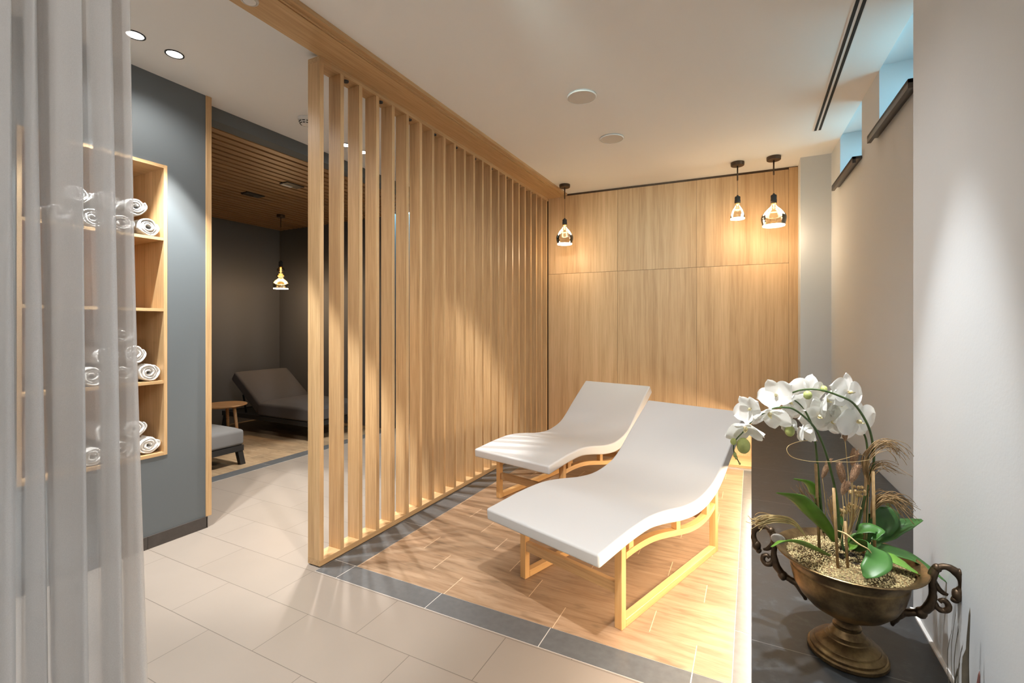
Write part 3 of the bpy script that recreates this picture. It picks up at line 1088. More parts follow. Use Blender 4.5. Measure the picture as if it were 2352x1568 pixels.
def build_towels():
    protos = []
    for s in range(4):
        bm = BM()
        towel_mesh(bm, 0.0685, 0.145, s * 3 + 1, 0.93)
        me = bpy.data.meshes.new('rolled_towel')
        bmesh.ops.recalc_face_normals(bm, faces=bm.faces[:])
        bm.to_mesh(me); bm.free()
        for p in me.polygons:
            p.use_smooth = True
        me.materials.append(M['towel'])
        protos.append(me)
    comps = [(0, 'lowest', (3, 2)), (1, 'third', (3, 2, 1)), (3, 'top', (4, 3))]
    names = {0: 'bottom', 1: 'second', 2: 'uppermost'}
    k = 0
    for ci, cname, rows in comps:
        base = NZ[ci] + 0.001
        for r, cnt in enumerate(rows):
            for j in range(cnt):
                y = 1.539 - 0.139 * j - 0.0695 * r
                z = base + r * 0.1135
                o = bpy.data.objects.new('rolled_towel', protos[(k * 7 + r) % 4])
                COL.objects.link(o)
                o.location = (-3.425 + random.uniform(-0.008, 0.012), y, z)
                side = 'rightmost' if j == 0 else ('second from right' if j == 1 else ('third from right' if j == 2 else 'leftmost'))
                if cnt == 1:
                    lab = 'rolled white towel alone on top of the pile in the %s niche compartment' % cname
                else:
                    lab = 'rolled white towel, %s in the %s row of the %s niche compartment' % (side, names[r], cname)
                tag(o, lab, 'towel', 'rolled towels in the niche')
                k += 1

build_towels()

# ------------------------------------------------------------------ alcove furniture
def cushion(bm, x0, x1, y0, y1, z0, z1, crown=0.03, nx=12, ny=8):
    top, bot = [], []
    for i in range(nx + 1):
        ra, rb = [], []
        for j in range(ny + 1):
            u, v = i / nx, j / ny
            k = (1 - (2 * u - 1) ** 6) * (1 - (2 * v - 1) ** 6)
            x, y = x0 + (x1 - x0) * u, y0 + (y1 - y0) * v
            ra.append(bm.verts.new((x, y, z1 + crown * (k ** 0.5) - 0.006)))
            rb.append(bm.verts.new((x, y, z0)))
        top.append(ra); bot.append(rb)
    for i in range(nx):
        for j in range(ny):
            bm.faces.new((top[i][j], top[i + 1][j], top[i + 1][j + 1], top[i][j + 1]))
            bm.faces.new((bot[i][j], bot[i][j + 1], bot[i + 1][j + 1], bot[i + 1][j]))
    for i in range(nx):
        bm.faces.new((top[i][0], bot[i][0], bot[i + 1][0], top[i + 1][0]))
        bm.faces.new((top[i][ny], top[i + 1][ny], bot[i + 1][ny], bot[i][ny]))
    for j in range(ny):
        bm.faces.new((top[0][j], top[0][j + 1], bot[0][j + 1], bot[0][j]))
        bm.faces.new((top[nx][j], bot[nx][j], bot[nx][j + 1], top[nx][j + 1]))

def daybed(label, xf, y0, y1, Ltot, hinge, fab, zf=0.185, zs=0.36, crown=0.035, rise=0.40, run=0.52):
    """foot end at x = xf, extends towards -x"""
    t = thing('daybed', label, 'daybed', (xf - Ltot / 2, (y0 + y1) / 2, 0), 0, 'upholstered daybeds in the alcove')
    xh = xf - Ltot
    bm = BM()
    box(bm, xh, xf - 0.005, y0 + 0.005, y0 + 0.055, zf - 0.055, zf)
    box(bm, xh, xf - 0.005, y1 - 0.055, y1 - 0.005, zf - 0.055, zf)
    box(bm, xf - 0.055, xf - 0.005, y0 + 0.055, y1 - 0.055, zf - 0.055, zf)
    box(bm, xh, xh + 0.05, y0 + 0.055, y1 - 0.055, zf - 0.055, zf)
    box(bm, xh + 0.05, xf - 0.055, y0 + 0.055, y1 - 0.055, zf - 0.02, zf - 0.005)
    obj('frame', bm, M['blackwood'], t)
    for xa in (xh + 0.02, xf - 0.06):
        for ya, sgn in ((y0 + 0.012, -1), (y1 - 0.062, 1)):
            bm = BM()
            o = 0.02 * sgn
            ox = 0.02 if xa > xh + 0.1 else -0.02
            a = [bm.verts.new(p) for p in ((xa + ox, ya + o, 0), (xa + 0.045 + ox, ya + o, 0), (xa + 0.045 + ox, ya + 0.05 + o, 0), (xa + ox, ya + 0.05 + o, 0))]
            b = [bm.verts.new(p) for p in ((xa, ya, zf - 0.05), (xa + 0.05, ya, zf - 0.05), (xa + 0.05, ya + 0.05, zf - 0.05), (xa, ya + 0.05, zf - 0.05))]
            bm.faces.new(a[::-1]); bm.faces.new(b)
            for k in range(4):
                bm.faces.new((a[k], a[(k + 1) % 4], b[(k + 1) % 4], b[k]))
            obj('leg', bm, M['blackwood'], t)
    bm = BM()
    cushion(bm, xf - hinge, xf, y0, y1, zf + 0.001, zs, crown)
    obj('seat_cushion', bm, fab, t, smooth=True, bevel=0.028, bseg=3)
    # raised back cushion
    bm = BM()
    Lb = math.hypot(rise, run)
    cushion(bm, -Lb, 0, y0, y1, 0.0, zs - zf - 0.02, crown * 0.7)
    ang = math.atan2(rise, run)
    bm.transform(Matrix.Translation((xf - hinge - 0.01, 0, zf + 0.025)) @ Matrix.Rotation(ang, 4, 'Y'))
    obj('back_cushion', bm, fab, t, smooth=True, bevel=0.028, bseg=3)
    bm = BM()
    px, pz = xf - hinge - 0.06, zf
    tube(bm, [(px - 0.30, y0 + 0.10, zf - 0.01), (px - 0.36, y0 + 0.10, zf + 0.22)], 0.012, 8)
    tube(bm, [(px - 0.30, y1 - 0.10, zf - 0.01), (px - 0.36, y1 - 0.10, zf + 0.22)], 0.012, 8)
    obj('back_support', bm, M['blackwood'], t)
    return t

daybed('dark brown grey daybed with raised back against the rear corner of the alcove', -4.50, 3.75, 4.52, 1.72, 1.00, M['fabdark'], zf=0.235, zs=0.395, rise=0.40, run=0.52)
daybed('lighter grey daybed whose foot end shows in front of the round side table', -4.43, 2.16, 2.895, 1.80, 1.05, M['fabgrey'], zf=0.190, zs=0.348, crown=0.03)

def side_table():
    cx, cy, zt = -5.40, 3.28, 0.455
    t = thing('side_table', 'small round tan wooden side table between the two daybeds', 'side table', (cx, cy, 0))
    bm = BM()
    lathe(bm, [(0, 0), (0.20, 0), (0.232, 0.008), (0.240, 0.018), (0.232, 0.024), (0, 0.024)], 40, (cx, cy, zt - 0.024))
    obj('table_top', bm, M['tabletop'], t, smooth=False)
    for k in range(3):
        a = math.radians(15 + 120 * k)
        bm = BM()
        tube(bm, [(cx + 0.14 * math.cos(a), cy + 0.14 * math.sin(a), zt - 0.02), (cx + 0.205 * math.cos(a), cy + 0.205 * math.sin(a), 0.001)], [0.019, 0.013], 12)
        obj('leg', bm, M['tabletop'], t, smooth=True)

side_table()

# ------------------------------------------------------------------ sheer curtain in the left foreground
def build_curtain():
    D = 1.285
    path = [(-160, 0.00), (-70, 0.03), (14, -0.012), (30, 0.0), (24, 0.020), (-14, 0.034), (-20, 0.046), (-6, 0.052), (66, 0.014), (90, 0.006), (93, 0.022),
            (70, 0.034), (56, 0.046), (60, 0.058), (84, 0.058), (150, 0.010), (182, -0.006), (187, 0.010), (166, 0.026), (112, 0.040), (98, 0.050), (102, 0.062), (126, 0.062),
            (170, 0.034), (236, 0.004), (260, -0.006), (264, 0.010), (246, 0.026), (220, 0.038), (212, 0.050), (216, 0.062), (236, 0.060), (288, 0.016), (305, 0.006), (310, 0.018), (300, 0.030), (272, 0.040), (264, 0.046)]
    pl = catmull([(a, b, 0) for a, b in path], 6)
    rows = 46
    zt, zb = CEIL - 0.03, 0.015
    bm = BM()
    grid = []
    for j in range(rows + 1):
        s = j / rows                       # 0 top .. 1 bottom
        z = zt + (zb - zt) * s
        ring = []
        for i, p in enumerate(pl):
            px = p.x
            k = 0.955 + 0.115 * s ** 0.8
            pxx = -60 + (px + 60) * k + 7 * math.sin(px * 0.031 + 3.2 * s + 0.6) * (0.25 + 0.75 * s)
            dep = D + p.y * (0.75 + 0.5 * s) + 0.006 * math.sin(px * 0.11 + s * 5)
            a = (pxx - 1176) / F * (D + p.y)
            ring.append(bm.verts.new((a * CT - dep * ST, dep * CT + a * ST, z)))
        grid.append(ring)
    for a, b in zip(grid, grid[1:]):
        for i in range(len(a) - 1):
            bm.faces.new((a[i], a[i + 1], b[i + 1], b[i]))
    r0, r1 = grid[0][0].co.copy(), grid[0][-1].co.copy()
    o = obj('curtain', bm, M['curtain'], smooth=True)
    tag(o, 'sheer white floor length curtain hanging in folds at the left edge', 'curtain')
    bm = BM()
    e = (Vector((r1.x, r1.y)) - Vector((r0.x, r0.y))).normalized()
    nrm = Vector((-e.y, e.x))
    A = Vector((r0.x, r0.y)) - e * 0.1
    B = Vector((r1.x, r1.y)) + e * 0.02
    c = [A - nrm * 0.02, B - nrm * 0.02, B + nrm * 0.06, A + nrm * 0.06]
    prism(bm, c, CEIL - 0.030, CEIL)
    o = obj('curtain_track', bm, M['whitemetal'])
    tag(o, 'white ceiling track carrying the sheer curtain', 'curtain track')

build_curtain()

# ------------------------------------------------------------------ bronze urn
UX, UY = 0.228, 1.527
UD = -UX * ST + UY * CT
def build_urn():
    t = thing('urn', 'aged bronze pedestal urn with two scrolled handles standing on the slate bench', 'urn', (UX, UY, ZC))
    c = (UX, UY, ZC)
    bm = BM()
    foot = [(0, 0.0), (0.088, 0.0), (0.0910, 0.004), (0.0910, 0.0115), (0.0880, 0.0155), (0.0845, 0.0165), (0.0845, 0.0200), (0.0815, 0.0245), (0.0760, 0.0290), (0.0745, 0.0295), (0.0735, 0.0325),
            (0.0660, 0.0390), (0.0580, 0.0440), (0.0520, 0.0475), (0.0510, 0.0480), (0.0495, 0.0510), (0.0430, 0.0560), (0.0420, 0.0565), (0.0405, 0.0600), (0.0350, 0.0660), (0.0320, 0.0720), (0.0325, 0.0745), (0.0325, 0.0775), (0.0285, 0.0800),
            (0.0262, 0.0860), (0.0262, 0.0910), (0.0305, 0.0930), (0.0305, 0.0965), (0.0340, 0.0990), (0.0380, 0.1050), (0.02, 0.107), (0, 0.107)]
    lathe(bm, foot, 48, c)
    obj('pedestal', bm, M['bronze'], t, smooth=True).data.set_sharp_from_angle(angle=math.radians(24))
    bm = BM()
    body = [(0, 0.104), (0.036, 0.106), (0.062, 0.114), (0.088, 0.130), (0.110, 0.153), (0.124, 0.180), (0.131, 0.208), (0.133, 0.222), (0.1315, 0.226),
            (0.133, 0.230), (0.137, 0.240), (0.146, 0.252), (0.160, 0.260), (0.168, 0.2625), (0.169, 0.265), (0.167, 0.2665),
            (0.158, 0.264), (0.145, 0.256), (0.132, 0.243), (0.127, 0.225), (0.118, 0.19), (0.10, 0.16), (0.05, 0.13), (0, 0.125)]
    lathe(bm, body, 64, c)
    obj('bowl', bm, M['bronze'], t, smooth=True).data.set_sharp_from_angle(angle=math.radians(24))
    phi = math.radians(-9)
    u = Vector((math.cos(phi), math.sin(phi), 0))
    def P(r, z, w=0.0):
        return Vector((UX, UY, ZC)) + u * r + Vector((0, 0, z)) + Vector((-u.y, u.x, 0)) * w
    for s in (1, -1):
        bm = BM()
        main = [(0.098, 0.143), (0.108, 0.150), (0.128, 0.156), (0.148, 0.165), (0.166, 0.186), (0.172, 0.215), (0.171, 0.245), (0.172, 0.264), (0.179, 0.282), (0.194, 0.291),
                (0.210, 0.288), (0.222, 0.274), (0.225, 0.254), (0.220, 0.236)]
        pts = catmull([tuple(P(s * r, z)) for r, z in main], 5)
        rad = []
        for i in range(len(pts)):
            q = i / (len(pts) - 1)
            rr = 0.0098 - 0.0015 * q + 0.0022 * math.sin(q * 26) * (0.6 if q > 0.1 else 0)
            rad.append(rr)
        tube(bm, pts, rad, 12)
        # lower claw on the bowl
        tube(bm, catmull([tuple(P(s * r, z)) for r, z in ((0.116, 0.152), (0.106, 0.142), (0.098, 0.126), (0.094, 0.112))], 4), [0.010, 0.011, 0.008, 0.004], 10)
        # knuckle
        ball(bm, P(s * 0.150, 0.163), 0.0135, seg=10)
        ball(bm, P(s * 0.221, 0.285), 0.0095, seg=8)
        ball(bm, P(s * 0.180, 0.284), 0.0105, seg=8)
        # terminal head
        ball(bm, P(s * 0.217, 0.230), 0.0120, sz=1.3, seg=10)
        ball(bm, P(s * 0.212, 0.217), 0.0085, seg=8)
        # small curl
        curl = [(0.174, 0.196), (0.182, 0.186), (0.193, 0.183), (0.201, 0.192), (0.199, 0.204), (0.190, 0.209), (0.184, 0.203)]
        tube(bm, catmull([tuple(P(s * r, z)) for r, z in curl], 4), [0.0075, 0.0055], 8)
        # acanthus tongue
        tng = [(0.172, 0.252), (0.180, 0.236), (0.190, 0.226), (0.200, 0.222)]
        tube(bm, catmull([tuple(P(s * r, z, 0.004)) for r, z in tng], 4), [0.008, 0.0065, 0.003], 8)
        for v in bm.verts:
            v.co += Vector(noise.noise_vector(v.co * 90)) * 0.0016
        obj('handle', bm, M['bronzed'], t, smooth=True)

build_urn()
RIM = ZC + 0.2625

def build_fill():
    bm = BM()
    # mound surface
    prof = [(0, 0.010), (0.06, 0.008), (0.11, 0.002), (0.139, -0.006), (0.128, -0.022), (0.118, -0.030), (0, -0.03)]
    lathe(bm, prof, 40, (UX, UY, RIM - 0.006))
    for f in bm.faces:
        f.material_index = 1
    rnd = random.Random(3)
    for k in range(3600):
        a = rnd.uniform(0, 2 * PI)
        r = 0.139 * math.sqrt(rnd.random())
        z = RIM - 0.006 + 0.010 - 0.0145 * (r / 0.14) ** 2 + rnd.uniform(-0.001, 0.002)
        s = rnd.uniform(0.0015, 0.0031)
        c = Vector((UX + r * math.cos(a), UY + r * math.sin(a), z))
        vs = [bm.verts.new(c + Vector(v) * s) for v in ((1, 0, 0), (-1, 0, 0), (0, 1, 0), (0, -1, 0), (0, 0, 1), (0, 0, -1))]
        for i, j, kk in ((0, 2, 4), (2, 1, 4), (1, 3, 4), (3, 0, 4), (2, 0, 5), (1, 2, 5), (3, 1, 5), (0, 3, 5)):
            bm.faces.new((vs[i], vs[j], vs[kk]))
    o = obj('gold_gravel', bm, [M['gravel'], M['graveldark']])
    tag(o, 'layer of gold granules filling the bronze urn', 'gravel')
    o['kind'] = 'stuff'

build_fill()

# ------------------------------------------------------------------ orchid
def strap_leaf(spine, widths, fold=0.25, n=8, m=6, twist=0.0):
    """strap leaf along a spine of 3-D points; widths along it"""
    bm = BM()
    pts = catmull([tuple(p) for p in spine], n)
    N_ = len(pts)
    rows = []
    for i, p in enumerate(pts):
        q = i / (N_ - 1)
        d = (pts[min(i + 1, N_ - 1)] - pts[max(i - 1, 0)]).normalized()
        side = d.cross(Vector((0, 0, 1)))
        if side.length < 0.2:
            side = d.cross(Vector((ST, -CT, 0.3)))
        side.normalize()
        up = side.cross(d).normalized()
        if twist:
            R = Matrix.Rotation(twist, 3, d)
            side, up = R @ side, R @ up
        f = q * (len(widths) - 1)
        k = min(int(f), len(widths) - 2)
        w = widths[k] + (widths[k + 1] - widths[k]) * (f - k)
        row = []
        for j in range(m + 1):
            v = 2 * j / m - 1
            row.append(bm.verts.new(p + side * (w * v) + up * (fold * w * (abs(v) ** 1.4))))
        rows.append(row)
    for a, b in zip(rows, rows[1:]):
        for j in range(m):
            bm.faces.new((a[j], a[j + 1], b[j + 1], b[j]))
    return bm

def petal_grid(bm, length, width, cup, ang, tilt, base=0.004, notch=0.0, nu=8, nv=8):
    """rounded petal pointing along +Y before rotation by ang about Z (facing +Z)"""
    R = Matrix.Rotation(ang, 3, 'Z') @ Matrix.Rotation(tilt, 3, 'X')
    rows = []
    for i in range(nu + 1):
        u = i / nu
        prof = math.sin(PI * min(1, (0.06 + 0.94 * u)) ** 0.85) ** 0.55 if 0 < u < 1 else (0.18 if u == 0 else 0.02)
        row = []
        for j in range(nv + 1):
            v = 2 * j / nv - 1
            x = width * 0.5 * prof * v
            y = base + length * u - (length * 0.05 * abs(v) * u)
            z = cup * (u * u) * length - 0.10 * width * (1 - v * v) * u + 0.015 * length * math.sin(5 * u + 3 * v)
            row.append(bm.verts.new(R @ Vector((x, y, z))))
        rows.append(row)
    for a, b in zip(rows, rows[1:]):
        for j in range(nv):
            bm.faces.new((a[j], a[j + 1], b[j + 1], b[j]))

def flower_meshes(open_):
    bm = BM()
    k = {0: -0.10, 1: 0.32, 2: 0.75}[open_]
    tl = {0: 0.05, 1: 0.30, 2: 0.62}[open_]
    for a in (math.radians(85), math.radians(-85)):        # broad lateral petals
        petal_grid(bm, 0.052, 0.062, k, a, tl)
    for a in (0, math.radians(140), math.radians(-140)):     # sepals, behind
        petal_grid(bm, 0.050, 0.040, k * 0.8, a, tl - 0.10, base=0.002)
    me = bpy.data.meshes.new('flower')
    bm.to_mesh(me); bm.free()
    for p in me.polygons:
        p.use_smooth = True
    me.materials.append(M['petal'])
    bm = BM()
    petal_grid(bm, 0.018, 0.014, 0.9, PI, 0.9, base=0.001, nu=5, nv=4)
    petal_grid(bm, 0.013, 0.012, 0.6, PI - 1.0, 1.1, base=0.001, nu=5, nv=4)
    petal_grid(bm, 0.013, 0.012, 0.6, PI + 1.0, 1.1, base=0.001, nu=5, nv=4)
    ball(bm, (0, 0.002, 0.008), 0.0045, sz=1.4, seg=8)
    ml = bpy.data.meshes.new('lip')
    bm.to_mesh(ml); bm.free()
    for p in ml.polygons:
        p.use_smooth = True
    ml.materials.append(M['lip'])
    return me, ml

def z6(x, y, d=UD):
    return at(1640 + x / 3.137, 840 + y / 3.137, d)

def build_orchid():
    base = Vector((UX, UY, RIM))
    t = thing('orchid', 'white flowering orchid with arching stems and strap leaves planted in the bronze urn', 'orchid', tuple(base))
    # --- stems
    stems = [
        ([(1028, 1185, 0), (1075, 1000, 0), (1110, 850, 0), (1150, 700, 0), (1143, 560, 0), (1105, 420, -0.01), (1010, 275, -0.03), (900, 215, -0.04), (760, 172, -0.03), (640, 172, 0.0), (555, 195, 0.02)], [0.0036, 0.0030, 0.0022]),
        ([(905, 1240, -0.01), (890, 1000, -0.01), (862, 840, -0.01), (810, 640, -0.02), (740, 470, -0.03), (665, 380, -0.04), (580, 315, -0.05), (520, 300, -0.06), (430, 305, -0.06), (350, 345, -0.06), (290, 380, -0.06), (215, 470, -0.06), (150, 545, -0.05), (145, 620, -0.05), (185, 705, -0.05)], [0.0036, 0.0028, 0.0018, 0.0013]),
        ([(790, 1200, 0.02), (770, 1000, 0.02), (755, 820, 0.02), (738, 620, 0.02), (718, 470, 0.01), (690, 390, 0.0), (640, 300, 0.0), (575, 245, 0.0), (520, 240, 0.01)], [0.0034, 0.0028, 0.0018]),
        ([(1090, 1190, 0.03), (1110, 800, 0.04), (1105, 600, 0.04), (1080, 490, 0.04), (1010, 420, 0.04), (930, 350, 0.03), (860, 345, 0.03)], [0.0032, 0.0026, 0.0018]),
    ]
    for pts, rad in stems:
        bm = BM()
        w = catmull([tuple(z6(x, y, UD + d)) for x, y, d in pts], 6)
        tube(bm, w, rad, 8)
        obj('stem', bm, M['stem'], t, smooth=True)
    # --- split cane stakes
    for (xa, ya, xb, yb, d, r) in ((892, 1405, 862, 880, -0.06, 0.0034), (964, 1415, 945, 1120, -0.065, 0.0032), (760, 1250, 733, 705, 0.02, 0.0036),
                                   (1160, 1190, 1146, 760, -0.02, 0.0036), (1075, 1190, 1096, 770, 0.0, 0.0034)):
        bm = BM()
        A, B = z6(xa, ya, UD + d), z6(xb, yb, UD + d)
        A.z = min(A.z, RIM - 0.002)
        tube(bm, [A, (A + B) / 2, B], r, 8)
        obj('stake', bm, M['cane'], t, smooth=True)
    # --- leaves (spine pixels with depth offset)
    LV = [
        ([(870, 1270, 0.0), (800, 1170, 0.0), (700, 1060, -0.01), (590, 960, -0.02), (450, 915, -0.03)], [0.010, 0.019, 0.026, 0.026, 0.003], 'leafy', 0.25, 0.5),
        ([(760, 1180, 0.03), (735, 1050, 0.03), (725, 930, 0.03), (680, 850, 0.03), (575, 815, 0.03)], [0.008, 0.014, 0.016, 0.013, 0.003], 'leafy', 0.3, 0.6),
        ([(830, 1370, -0.02), (720, 1320, -0.05), (600, 1275, -0.08), (500, 1270, -0.10), (418, 1305, -0.11)], [0.006, 0.011, 0.014, 0.014, 0.004], 'leafy', 0.3, 0.45),
        ([(1140, 1250, 0.03), (1185, 1180, 0.03), (1225, 1100, 0.03), (1245, 1030, 0.035), (1235, 990, 0.04)], [0.012, 0.027, 0.033, 0.029, 0.005], 'leaf', 0.3, 1.1),
        ([(1150, 1270, 0.01), (1260, 1215, 0.02), (1370, 1150, 0.02), (1500, 1110, 0.03)], [0.010, 0.020, 0.020, 0.003], 'leaf', 0.3, 0.4),
        ([(985, 1270, -0.03), (1050, 1190, -0.05), (1120, 1175, -0.06), (1180, 1200, -0.07), (1160, 1255, -0.08)], [0.010, 0.017, 0.019, 0.016, 0.004], 'leaf', 0.2, 0.3),
        ([(1010, 1330, -0.02), (1090, 1290, -0.06), (1170, 1320, -0.09), (1180, 1410, -0.11), (1120, 1480, -0.12), (1085, 1525, -0.12)], [0.012, 0.024, 0.030, 0.028, 0.020, 0.004], 'leaf', 0.15, -0.5),
        ([(1130, 1290, 0.0), (1270, 1340, -0.02), (1420, 1390, -0.03), (1550, 1470, -0.04), (1675, 1560, -0.05)], [0.012, 0.021, 0.021, 0.016, 0.003], 'leaf', 0.3, 0.25),
        ([(1190, 1350, -0.05), (1290, 1400, -0.07), (1400, 1460, -0.08), (1505, 1520, -0.08)], [0.010, 0.020, 0.020, 0.004], 'leafy', 0.25, 0.2),
        ([(930, 1330, 0.0), (900, 1230, 0.02), (895, 1130, 0.03), (915, 1060, 0.04)], [0.010, 0.018, 0.018, 0.004], 'leaf', 0.3, 1.0),
        ([(960, 1370, -0.03), (985, 1300, -0.04), (1030, 1240, -0.04), (1075, 1215, -0.04)], [0.008, 0.013, 0.013, 0.003], 'leafy', 0.3, 0.6),
        ([(1070, 1300, 0.02), (1100, 1180, 0.04), (1120, 1080, 0.05), (1130, 1000, 0.05)], [0.010, 0.020, 0.018, 0.004], 'leaf', 0.3, 1.0),
    ]
    for pts, wd, mt, fold, tw in LV:
        sp = [z6(x, y, UD + d) for x, y, d in pts]
        bm = strap_leaf(sp, wd, fold, twist=tw)
        obj('leaf', bm, M[mt], t, smooth=True, solid=0.0012)
    # --- flowers
    fm = [flower_meshes(k) for k in range(3)]
    FL = [   # px, py (zoom frame), depth offset, scale, facing (right, up, towards), roll, openness
        (225, 440, -0.06, 0.98, (-0.30, -0.75, 0.55), 0.3, 1),
        (265, 310, -0.05, 0.80, (-0.75, 0.0, 0.5), 0.6, 1),
        (400, 335, -0.06, 1.00, (-0.15, -0.75, 0.60), -0.3, 1),
        (450, 215, -0.01, 0.92, (-0.55, 0.35, 0.65), 0.5, 1),
        (545, 260, 0.0, 0.80, (0.2, -0.4, 0.8), -0.4, 1),
        (690, 185, 0.02, 0.95, (0.25, 0.15, -0.9), 0.2, 1),
        (640, 290, 0.03, 0.90, (-0.2, -0.2, 0.9), 0.1, 0),
        (800, 240, 0.01, 0.98, (0.45, -0.35, 0.75), 0.4, 1),
        (965, 190, -0.02, 1.05, (0.30, 0.10, 0.90), -0.25, 0),
        (900, 270, 0.02, 0.80, (0.0, -0.5, 0.8), 0.2, 1),
        (750, 360, 0.02, 0.98, (0.1, -0.2, 0.95), 0.3, 0),
        (850, 400, 0.03, 0.90, (-0.25, -0.25, 0.9), -0.2, 0),
        (1030, 395, 0.00, 1.22, (0.22, -0.15, 0.95), 0.15, 0),
        (640, 440, -0.01, 0.72, (-0.1, -0.6, 0.7), 0.0, 2),
        (545, 395, 0.0, 0.66, (-0.5, -0.3, 0.7), 0.4, 2),
        (960, 330, 0.03, 0.85, (-0.1, 0.2, 0.9), 0.6, 0),
    ]
    for x, y, d, s, fc, roll, op in FL:
        p = z6(x, y, UD + d) - base
        n = cam_vec(*fc)
        up = Vector((0, 0, 1))
        xax = up.cross(n)
        if xax.length < 0.1:
            xax = Vector((1, 0, 0))
        xax.normalize()
        yax = n.cross(xax)
        R = Matrix((xax, yax, n)).transposed() @ Matrix.Rotation(roll, 3, 'Z')
        me, ml = fm[op]
        o = bpy.data.objects.new('flower', me)
        COL.objects.link(o)
        o.parent = t
        o.matrix_local = Matrix.Translation(p) @ R.to_4x4() @ Matrix.Scale(s, 4)
        q = bpy.data.objects.new('lip', ml)
        COL.objects.link(q)
        q.parent = o
        q.scale = (0.8, 0.8, 0.8)
    # --- buds
    for x, y, d, r, sz in ((212, 575, -0.05, 0.0165, 1.25), (545, 470, -0.02, 0.0120, 1.2), (487, 415, -0.03, 0.0055, 1.5), (140, 545, -0.05, 0.0075, 1.2), (150, 640, -0.05, 0.0045, 1.6), (160, 660, -0.05, 0.0035, 1.5),
                           (185, 703, -0.05, 0.0028, 1.2), (675, 210, -0.03, 0.0105, 1.1), (790, 165, 0.02, 0.009, 1.0)):
        bm = BM()
        ball(bm, z6(x, y, UD + d), r, 1, 1, sz, 12)
        obj('bud', bm, M['bud'], t, smooth=True)
    # --- bark clump at the root
    bm = BM()
    rnd = random.Random(5)
    for k in range(26):
        a = rnd.uniform(0, 2 * PI)
        r = rnd.uniform(0, 0.055)
        ball(bm, base + Vector((r * math.cos(a) + 0.01, r * math.sin(a), rnd.uniform(-0.002, 0.008))), rnd.uniform(0.005, 0.012), 1, rnd.uniform(0.5, 1), 0.7, 7)
    obj('root_bark', bm, M['soil'], t)

build_orchid()

# ------------------------------------------------------------------ dried decorations in the urn
def tuft(name, label, mat, root, tips, n, spread, rad, seed, sag=0.0):
    """strands from root fanning towards tips (list of pixel/zoom + depth)"""
    rnd = random.Random(seed)
    bm = BM()
    for k in range(n):
        path = []
        j = [rnd.uniform(-1, 1) for _ in range(3)]
        cut = rnd.uniform(0.75, 1.05)
        for i, (x, y, d) in enumerate(tips):
            q = i / (len(tips) - 1)
            sp = spread * (0.15 + q)
            path.append(tuple(z6(x + j[0] * sp, y + j[1] * sp * 0.8, UD + d + j[2] * sp * 0.00035) + Vector((0, 0, 0))))
        pts = catmull([tuple(root)] + path, 5)
        m = max(3, int(len(pts) * cut))
        pts = pts[:m]
        if sag:
            c1 = Vector((rnd.uniform(-1, 1), rnd.uniform(-1, 1), rnd.uniform(-1, 1)))
            c2 = Vector((rnd.uniform(-1, 1), rnd.uniform(-1, 1), rnd.uniform(-1, 1)))
            f1 = rnd.uniform(2, 6)
            for i, p in enumerate(pts):
                q = i / (len(pts) - 1)
                p += (c1 * math.sin(f1 * q) + c2 * (q - 0.5)) * sag * q
        tube(bm, pts, [rad, rad, rad * 0.5], 5)
    o = obj(name, bm, mat, smooth=True)
    tag(o, label, 'dried grass', 'dried grasses in the urn')
    return o

tuft('dried_grass', 'pale straw tuft sweeping left over the urn handle', M['straw'], z6(668, 1245, UD - 0.02), [(620, 1175, -0.02), (545, 1120, -0.02), (450, 1098, -0.03), (370, 1105, -0.03), (310, 1130, -0.03), (290, 1125, -0.03)], 60, 30, 0.0014, 2, 0.012)
tuft('dried_grass', 'brown wiry tuft curling right just below the blossoms', M['brownstraw'], z6(1120, 940, UD), [(1100, 800, 0.0), (1095, 680, 0.0), (1150, 590, 0.0), (1235, 555, 0.0), (1310, 600, 0.0), (1345, 660, 0.0)], 34, 42, 0.0010, 3, 0.016)
tuft('dried_grass', 'wiry tuft arching right at mid height with the longest thin tip', M['brownstraw'], z6(1120, 900, UD), [(1120, 830, 0.0), (1140, 750, 0.0), (1210, 710, 0.0), (1290, 735, 0.0), (1390, 775, 0.0)], 20, 44, 0.0009, 4, 0.018)
tuft('dried_grass', 'dense brown bunch leaning right above the large round leaf', M['brownstraw'], z6(1130, 1100, UD), [(1150, 1020, -0.01), (1200, 960, -0.01), (1280, 950, -0.01), (1350, 1000, -0.01), (1410, 1070, -0.01)], 64, 58, 0.0011, 5, 0.020)
tuft('dried_grass', 'upright tan grass bundle at the front beside the cane stakes', M['brownstraw'], z6(895, 1330, UD - 0.03), [(880, 1200, -0.03), (855, 1080, -0.03), (845, 980, -0.03), (840, 930, -0.03)], 22, 34, 0.0010, 6, 0.006)
tuft('dried_grass', 'thin brown sprigs left of centre behind the yellow green leaf', M['brownstraw'], z6(800, 1250, UD + 0.02), [(770, 1120, 0.02), (700, 1000, 0.02), (640, 930, 0.02), (620, 880, 0.02)], 20, 48, 0.0010, 8, 0.014)
tuft('dried_grass', 'single long straw blade drooping to the right over the gravel', M['straw'], z6(870, 1180, UD - 0.05), [(950, 1210, -0.07), (1040, 1280, -0.09), (1110, 1320, -0.10), (1140, 1360, -0.10)], 1, 0, 0.0020, 9)

